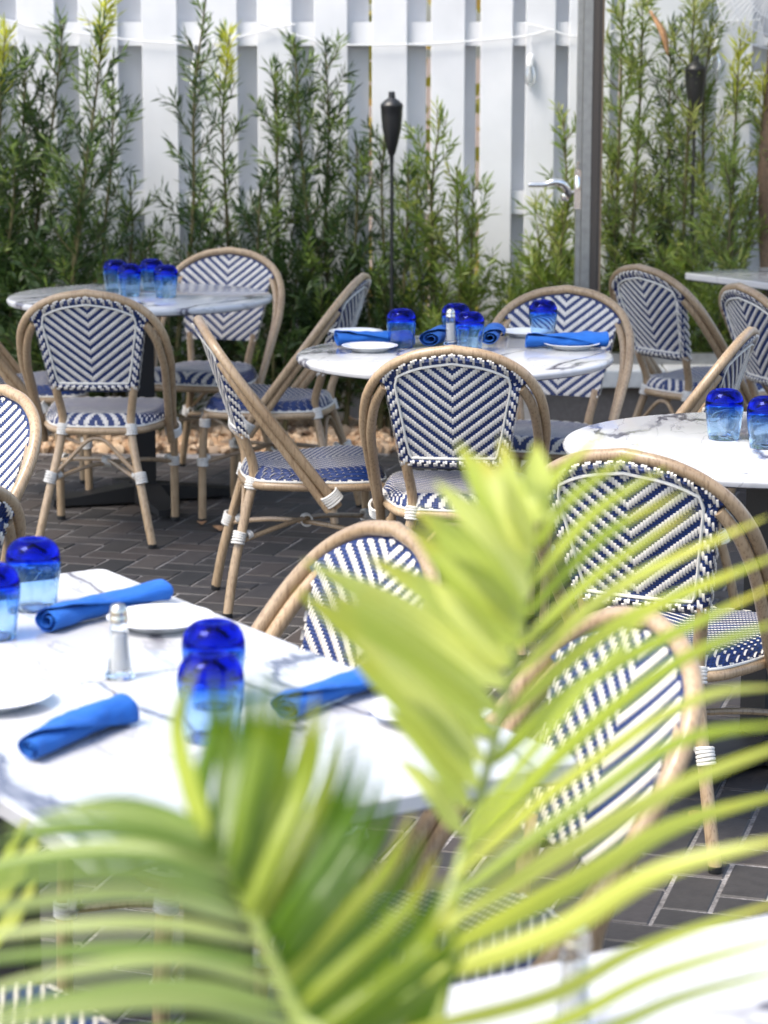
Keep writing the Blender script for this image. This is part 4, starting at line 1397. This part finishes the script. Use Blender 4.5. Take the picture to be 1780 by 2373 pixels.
# ================================================================== FOREGROUND PALM
palm = tag(empty('potted_palm', (-.14, 1.50, 0)), 'big blurred yellow-green palm in the foreground spreading across the lower picture', 'palm')
ORG = Vector((-.14, 1.50, 0))
m = MB(); m.lathe([(0, 0), (.15, 0), (.16, .02), (.20, .36), (.215, .37), (.215, .40), (.195, .40), (.19, .36), (0, .36)], 32); m.build('pot', 'pot_clay', palm)
m = MB(); m.lathe([(0, .365), (.19, .362)], 32); m.build('soil', 'soil', palm)
K = 1.073
def FAR(Y): return 1.42 + (Y - .93) * 1.15
def blade(parent, pts, wpx, roll=0.0, fold=.35, mat='palm_leaf'):
    """one leaflet: points (u,v,Y) in 1659-wide photo pixels; wpx = full width in those pixels at its widest"""
    pts = [(u, v, FAR(Y)) for u, v, Y in pts]
    P = spline([at(u * K, v * K, Y) - ORG for u, v, Y in pts], 7)
    n = len(P)
    Ym = pts[len(pts) // 2][2]
    hw = wpx * K / 5600 * Ym / 2
    m = MB(); m.uv = []
    vs = []
    for i, p in enumerate(P):
        t = i / (n - 1)
        d = (P[min(n - 1, i + 1)] - P[max(0, i - 1)]).normalized()
        view = (p + ORG - Vector((0, 0, CAM_H))).normalized()
        s = d.cross(view).normalized()
        nn = s.cross(d).normalized()
        s2 = s * math.cos(roll) + nn * math.sin(roll)
        n2 = nn * math.cos(roll) - s * math.sin(roll)
        w = hw * (min(1, t / .16) ** .7 * .75 + .25) * (1 - max(0, (t - .4) / .6) ** 1.9) + .0006
        for c, kx in enumerate((-1, -.5, 0, .5, 1)):
            vs.append(p + s2 * (w * kx) + n2 * (w * fold * (abs(kx) - .5)))
            m.uv.append(((kx + 1) / 2, t))
    fs = []
    for i in range(n - 1):
        for c in range(4):
            a = i * 5 + c
            fs.append((a, a + 1, a + 6, a + 5))
    m.add(vs, fs)
    return m.build('leaflet', mat, parent)
def frond(rachis, r0, r1):
    P = [at(u * K, v * K, FAR(Y)) - ORG for u, v, Y in rachis]
    P = spline([Vector((0, 0, .36)), Vector((P[0].x * .5, P[0].y * .5, .36 + (P[0].z - .36) * .55))] + P, 8)
    m = MB(); m.tube(P, [r0 + (r1 - r0) * i / (len(P) - 1) for i in range(len(P))], 8)
    return m.build('frond', 'palm_stem', palm)
rp = random.Random(21)
# --- central frond, leaflets in a V
f1 = frond([(930, 2260, 1.20), (985, 1950, 1.22), (1055, 1650, 1.25), (1110, 1430, 1.27), (1140, 1260, 1.28), (1152, 1130, 1.29)], .007, .002)
LEFT1 = [
 ((1148, 1200), (1095, 1085), (1035, 985), 54), ((1140, 1290), (1050, 1150), (940, 1040), 62),
 ((1126, 1360), (1030, 1250), (905, 1165), 56), ((1105, 1430), (960, 1300), (790, 1200), 60),
 ((1076, 1535), (880, 1390), (690, 1270), 62), ((1046, 1645), (900, 1490), (760, 1370), 58),
 ((1015, 1745), (930, 1620), (830, 1530), 50), ((1000, 1800), (930, 1700), (860, 1640), 42),
 ((1150, 1170), (1110, 1070), (1082, 945), 60), ((1152, 1130), (1160, 1050), (1158, 955), 62),
 ((1145, 1230), (1075, 1100), (988, 955), 66), ((1132, 1330), (1010, 1190), (895, 1100), 70),
 ((1118, 1390), (1010, 1270), (885, 1135), 64), ((1090, 1480), (900, 1340), (655, 1210), 72),
 ((1062, 1590), (860, 1430), (640, 1275), 74), ((1030, 1700), (900, 1540), (740, 1400), 62),
 ((1098, 1440), (1000, 1330), (930, 1250), 48)]
for (a, b, c, w) in LEFT1:
    dy = rp.uniform(-.05, .05)
    blade(f1, [(a[0], a[1], 1.26), (b[0], b[1], 1.22 + dy), (c[0], c[1], 1.17 + dy)], w * 1.1, rp.uniform(-.6, .2), mat='palm_leaf_bright')
RIGHT1 = [
 ((1152, 1130), (1200, 1030), (1300, 940), 26), ((1150, 1190), (1230, 1080), (1390, 960), 24),
 ((1142, 1270), (1280, 1110), (1440, 1010), 26), ((1135, 1330), (1300, 1160), (1480, 1060), 24),
 ((1118, 1400), (1290, 1240), (1500, 1100), 30), ((1100, 1470), (1330, 1270), (1659, 1115), 34),
 ((1075, 1560), (1330, 1350), (1700, 1190), 40), ((1048, 1660), (1280, 1460), (1690, 1255), 38)]
for (a, b, c, w) in RIGHT1:
    dy = rp.uniform(-.05, .06)
    blade(f1, [(a[0], a[1], 1.26), (b[0], b[1], 1.30 + dy), (c[0], c[1], 1.36 + dy)], w, rp.uniform(.2, .7))
# --- right-hand frond low across the frame
f2 = frond([(830, 2300, 1.05), (900, 2120, 1.08), (960, 1960, 1.10), (1000, 1840, 1.12)], .0065, .003)
RIGHT2 = [
 ((1000, 1840), (1240, 1600), (1480, 1420), (1720, 1330), 40), ((985, 1890), (1230, 1680), (1500, 1510), (1700, 1480), 36),
 ((965, 1950), (1220, 1760), (1470, 1600), (1720, 1560), 42), ((945, 2010), (1230, 1830), (1480, 1690), (1740, 1590), 50),
 ((925, 2070), (1250, 1900), (1460, 1780), (1740, 1700), 56), ((905, 2120), (1200, 2010), (1430, 1880), (1740, 1800), 60),
 ((870, 2230), (1180, 2150), (1400, 2040), (1740, 1930), 46),
 ((900, 2290), (1200, 2210), (1420, 2105), (1740, 2010), 34), ((960, 2330), (1260, 2240), (1480, 2150), (1740, 2085), 30),
 ((1005, 1800), (1150, 1620), (1300, 1440), (1420, 1300), 30)]
for *q, w in RIGHT2:
    dy = rp.uniform(-.05, .05)
    blade(f2, [(u, v, 1.08 + dy * i + .03 * i) for i, (u, v) in enumerate(q)], w * .84, rp.uniform(.1, .6))
# --- left-hand frond, leaflets sweeping left
f4 = frond([(730, 2360, .92), (640, 2190, .93), (560, 2010, .95), (490, 1870, .97), (440, 1790, .98)], .0065, .0025)
RA = [(440, 1790), (490, 1870), (560, 2010), (640, 2190), (730, 2360)]
LEFTS = []
for i in range(16):
    t = i / 15 * 3.999
    k_ = int(t); f_ = t - k_
    bx = RA[k_][0] + (RA[k_ + 1][0] - RA[k_][0]) * f_; by = RA[k_][1] + (RA[k_ + 1][1] - RA[k_][1]) * f_
    ex = 150 - 330 * min(1, i / 5) + 20 * max(0, i - 9) + rp.uniform(-40, 40)
    ey = by + (-60 if i < 2 else -50 + 9 * i) * (1 if i < 9 else .6) + rp.uniform(-14, 14)
    rise = 50 + rp.uniform(-18, 18)
    LEFTS.append(((bx, by), (bx * .70 + ex * .30, by - rise), (bx * .36 + ex * .64, (by + ey) / 2 - rise * .85), (ex, ey), 33 + rp.uniform(-6, 8)))
for *q, w in LEFTS:
    dy = rp.uniform(-.03, .03)
    blade(f4, [(u, v, .96 + dy * i - .01 * i) for i, (u, v) in enumerate(q)], w, rp.uniform(-.5, .1), mat='palm_leaf_pale')
# --- the same frond's right-hand leaflets: an upright comb in the lower middle
COMB = [(428, 1438, 452, 1800), (498, 1462, 472, 1835), (560, 1440, 492, 1872), (622, 1462, 512, 1912), (684, 1508, 533, 1955), (742, 1560, 556, 2000), (800, 1622, 577, 2045), (852, 1690, 598, 2090), (905, 1775, 622, 2140), (950, 1860, 645, 2188), (985, 1950, 672, 2235), (1010, 2050, 705, 2290)]
CB = []
for i in range(21):
    t = i / 20 * 10.999; k_ = int(t); f_ = t - k_
    CB.append(tuple(a + (b - a) * f_ + rp.uniform(-7, 7) for a, b in zip(COMB[k_], COMB[k_ + 1])))
for i, (tu, tv, bu, bv) in enumerate(CB):
    dy = rp.uniform(-.03, .03)
    du, dv = tu - bu, bv - tv
    q = [(bu, bv, .95), (bu + du * .38 - (30 if i < 2 else 0), bv - dv * .30, .98 + dy), (bu + du * .80 - (44 if i < 1 else 0), bv - dv * .66, 1.0 + dy), (tu, tv, .99 + dy)]
    blade(f4, q, 42, rp.uniform(-.6, .3), .5, rp.choice(('palm_leaf_shaded', 'palm_leaf_shaded', 'palm_leaf_shaded', 'palm_leaf')))
f3 = frond([(760, 2420, 1.08), (800, 2330, 1.09), (850, 2260, 1.10)], .0065, .004)
for i, (tu, tv, bu, bv) in enumerate([(600, 1790, 660, 2330), (655, 1830, 690, 2340), (715, 1850, 730, 2340), (775, 1890, 770, 2350), (840, 1930, 810, 2350), (900, 1960, 840, 2330), (950, 1900, 850, 2280), (985, 2010, 870, 2290)]):
    blade(f3, [(bu, bv, 1.10), ((bu + tu) / 2, (bv + tv) / 2, 1.10), (tu, tv, 1.12)], 48, rp.uniform(-.3, .3), .25, 'palm_leaf_shaded')
# dark back leaflets at the far left
f5 = frond([(-150, 2150, 1.5), (-110, 2000, 1.5), (-70, 1850, 1.5)], .006, .003)
for q in (((-120, 2080), (20, 1900), (90, 1800), 44), ((-110, 2010), (-10, 1900), (60, 1760), 36), ((-130, 2130), (10, 2000), (80, 1900), 40)):
    *qq, w = q
    blade(f5, [(u, v, 1.5) for u, v in qq], w, .3)

# ================================================================== PAVERS (last: only those the photograph shows become single pieces)
PWD, PL, JT = .0985, .197, .0085
def brick_mesh():
    m = MB()
    x, y, b, z0 = (PL - JT) / 2, (PWD - JT) / 2, .003, -.035
    vs = [(-x, -y, z0), (x, -y, z0), (x, y, z0), (-x, y, z0), (-x, -y, -.003), (x, -y, -.003), (x, y, -.003), (-x, y, -.003), (-x + b, -y + b, 0), (x - b, -y + b, 0), (x - b, y - b, 0), (-x + b, y - b, 0)]
    fs = [(8, 9, 10, 11)]
    for i in range(4):
        j = (i + 1) % 4
        fs += [(i, j, 4 + j, 4 + i), (4 + i, 4 + j, 8 + j, 8 + i)]
    m.add(vs, fs)
    return m
bm_ = brick_mesh()
brick_me = bm_.mesh('brick', 'paver', False)
bricks = []
cb, sb = math.cos(BR), math.sin(BR)
n = 60
for i in range(-n, n):
    for j in range(-n, n):
        # herringbone: horizontal brick + vertical brick per cell of the two-step lattice
        k_ = (i - j) % 4
        if k_ == 0: bx, by, rot = i + 1.0, j + .5, 0
        elif k_ == 3:
            bx, by, rot = i + .5, j + 1.0, math.pi / 2
        else: continue
        lx, ly = bx * PWD, by * PWD
        wx, wy = lx * cb - ly * sb - .02, lx * sb + ly * cb + 5.0
        if -2.6 < wx < 2.6 and 1.6 < wy < PAV_Y - .06:
            bricks.append((wx, wy, rot + BR))
bpy.context.view_layer.update()
dg = bpy.context.evaluated_depsgraph_get()
org = Vector((0, 0, CAM_H))
score = []
for q, (x, y, a) in enumerate(bricks):
    s = 0
    for ox, oy in ((0, 0), (.05, 0), (-.05, 0), (0, .03), (0, -.03)):
        p = Vector((x + ox * math.cos(a) - oy * math.sin(a), y + ox * math.sin(a) + oy * math.cos(a), .001))
        c = p - org
        dep = c.y * CP - c.z * SP
        u, v = 890 + 5600 * c.x / dep, 1186.5 - 5600 * (c.y * SP + c.z * CP) / dep
        if not (-5 < u < 1785 and -5 < v < 2378): continue
        hit, loc, nr, ix, ob, mt = scene.ray_cast(dg, org, c.normalized(), distance=c.length - .02)
        if not hit: s += 1
    score.append((s / max(1, y) ** 1.5, q))
score.sort(reverse=True)
single = {q for s, q in score[:300] if s > 0}
rest = MB()
rr = random.Random(9)
for q, (x, y, a) in enumerate(bricks):
    dz = rr.uniform(-.0008, .0012) + .001
    if q in single:
        o = link_mesh('brick', brick_me, patio, (x, y, dz), (R(rr.uniform(-.4, .4)), R(rr.uniform(-.4, .4)), a + R(rr.uniform(-.5, .5))))
    else:
        ca, sa = math.cos(a), math.sin(a)
        rest.add([(x + vx * ca - vy * sa, y + vx * sa + vy * ca, vz + dz) for vx, vy, vz in bm_.v], bm_.f)
tag(rest.build('bricks', 'paver', patio, False), kind='stuff')
print('bricks', len(bricks), 'single', len(single))
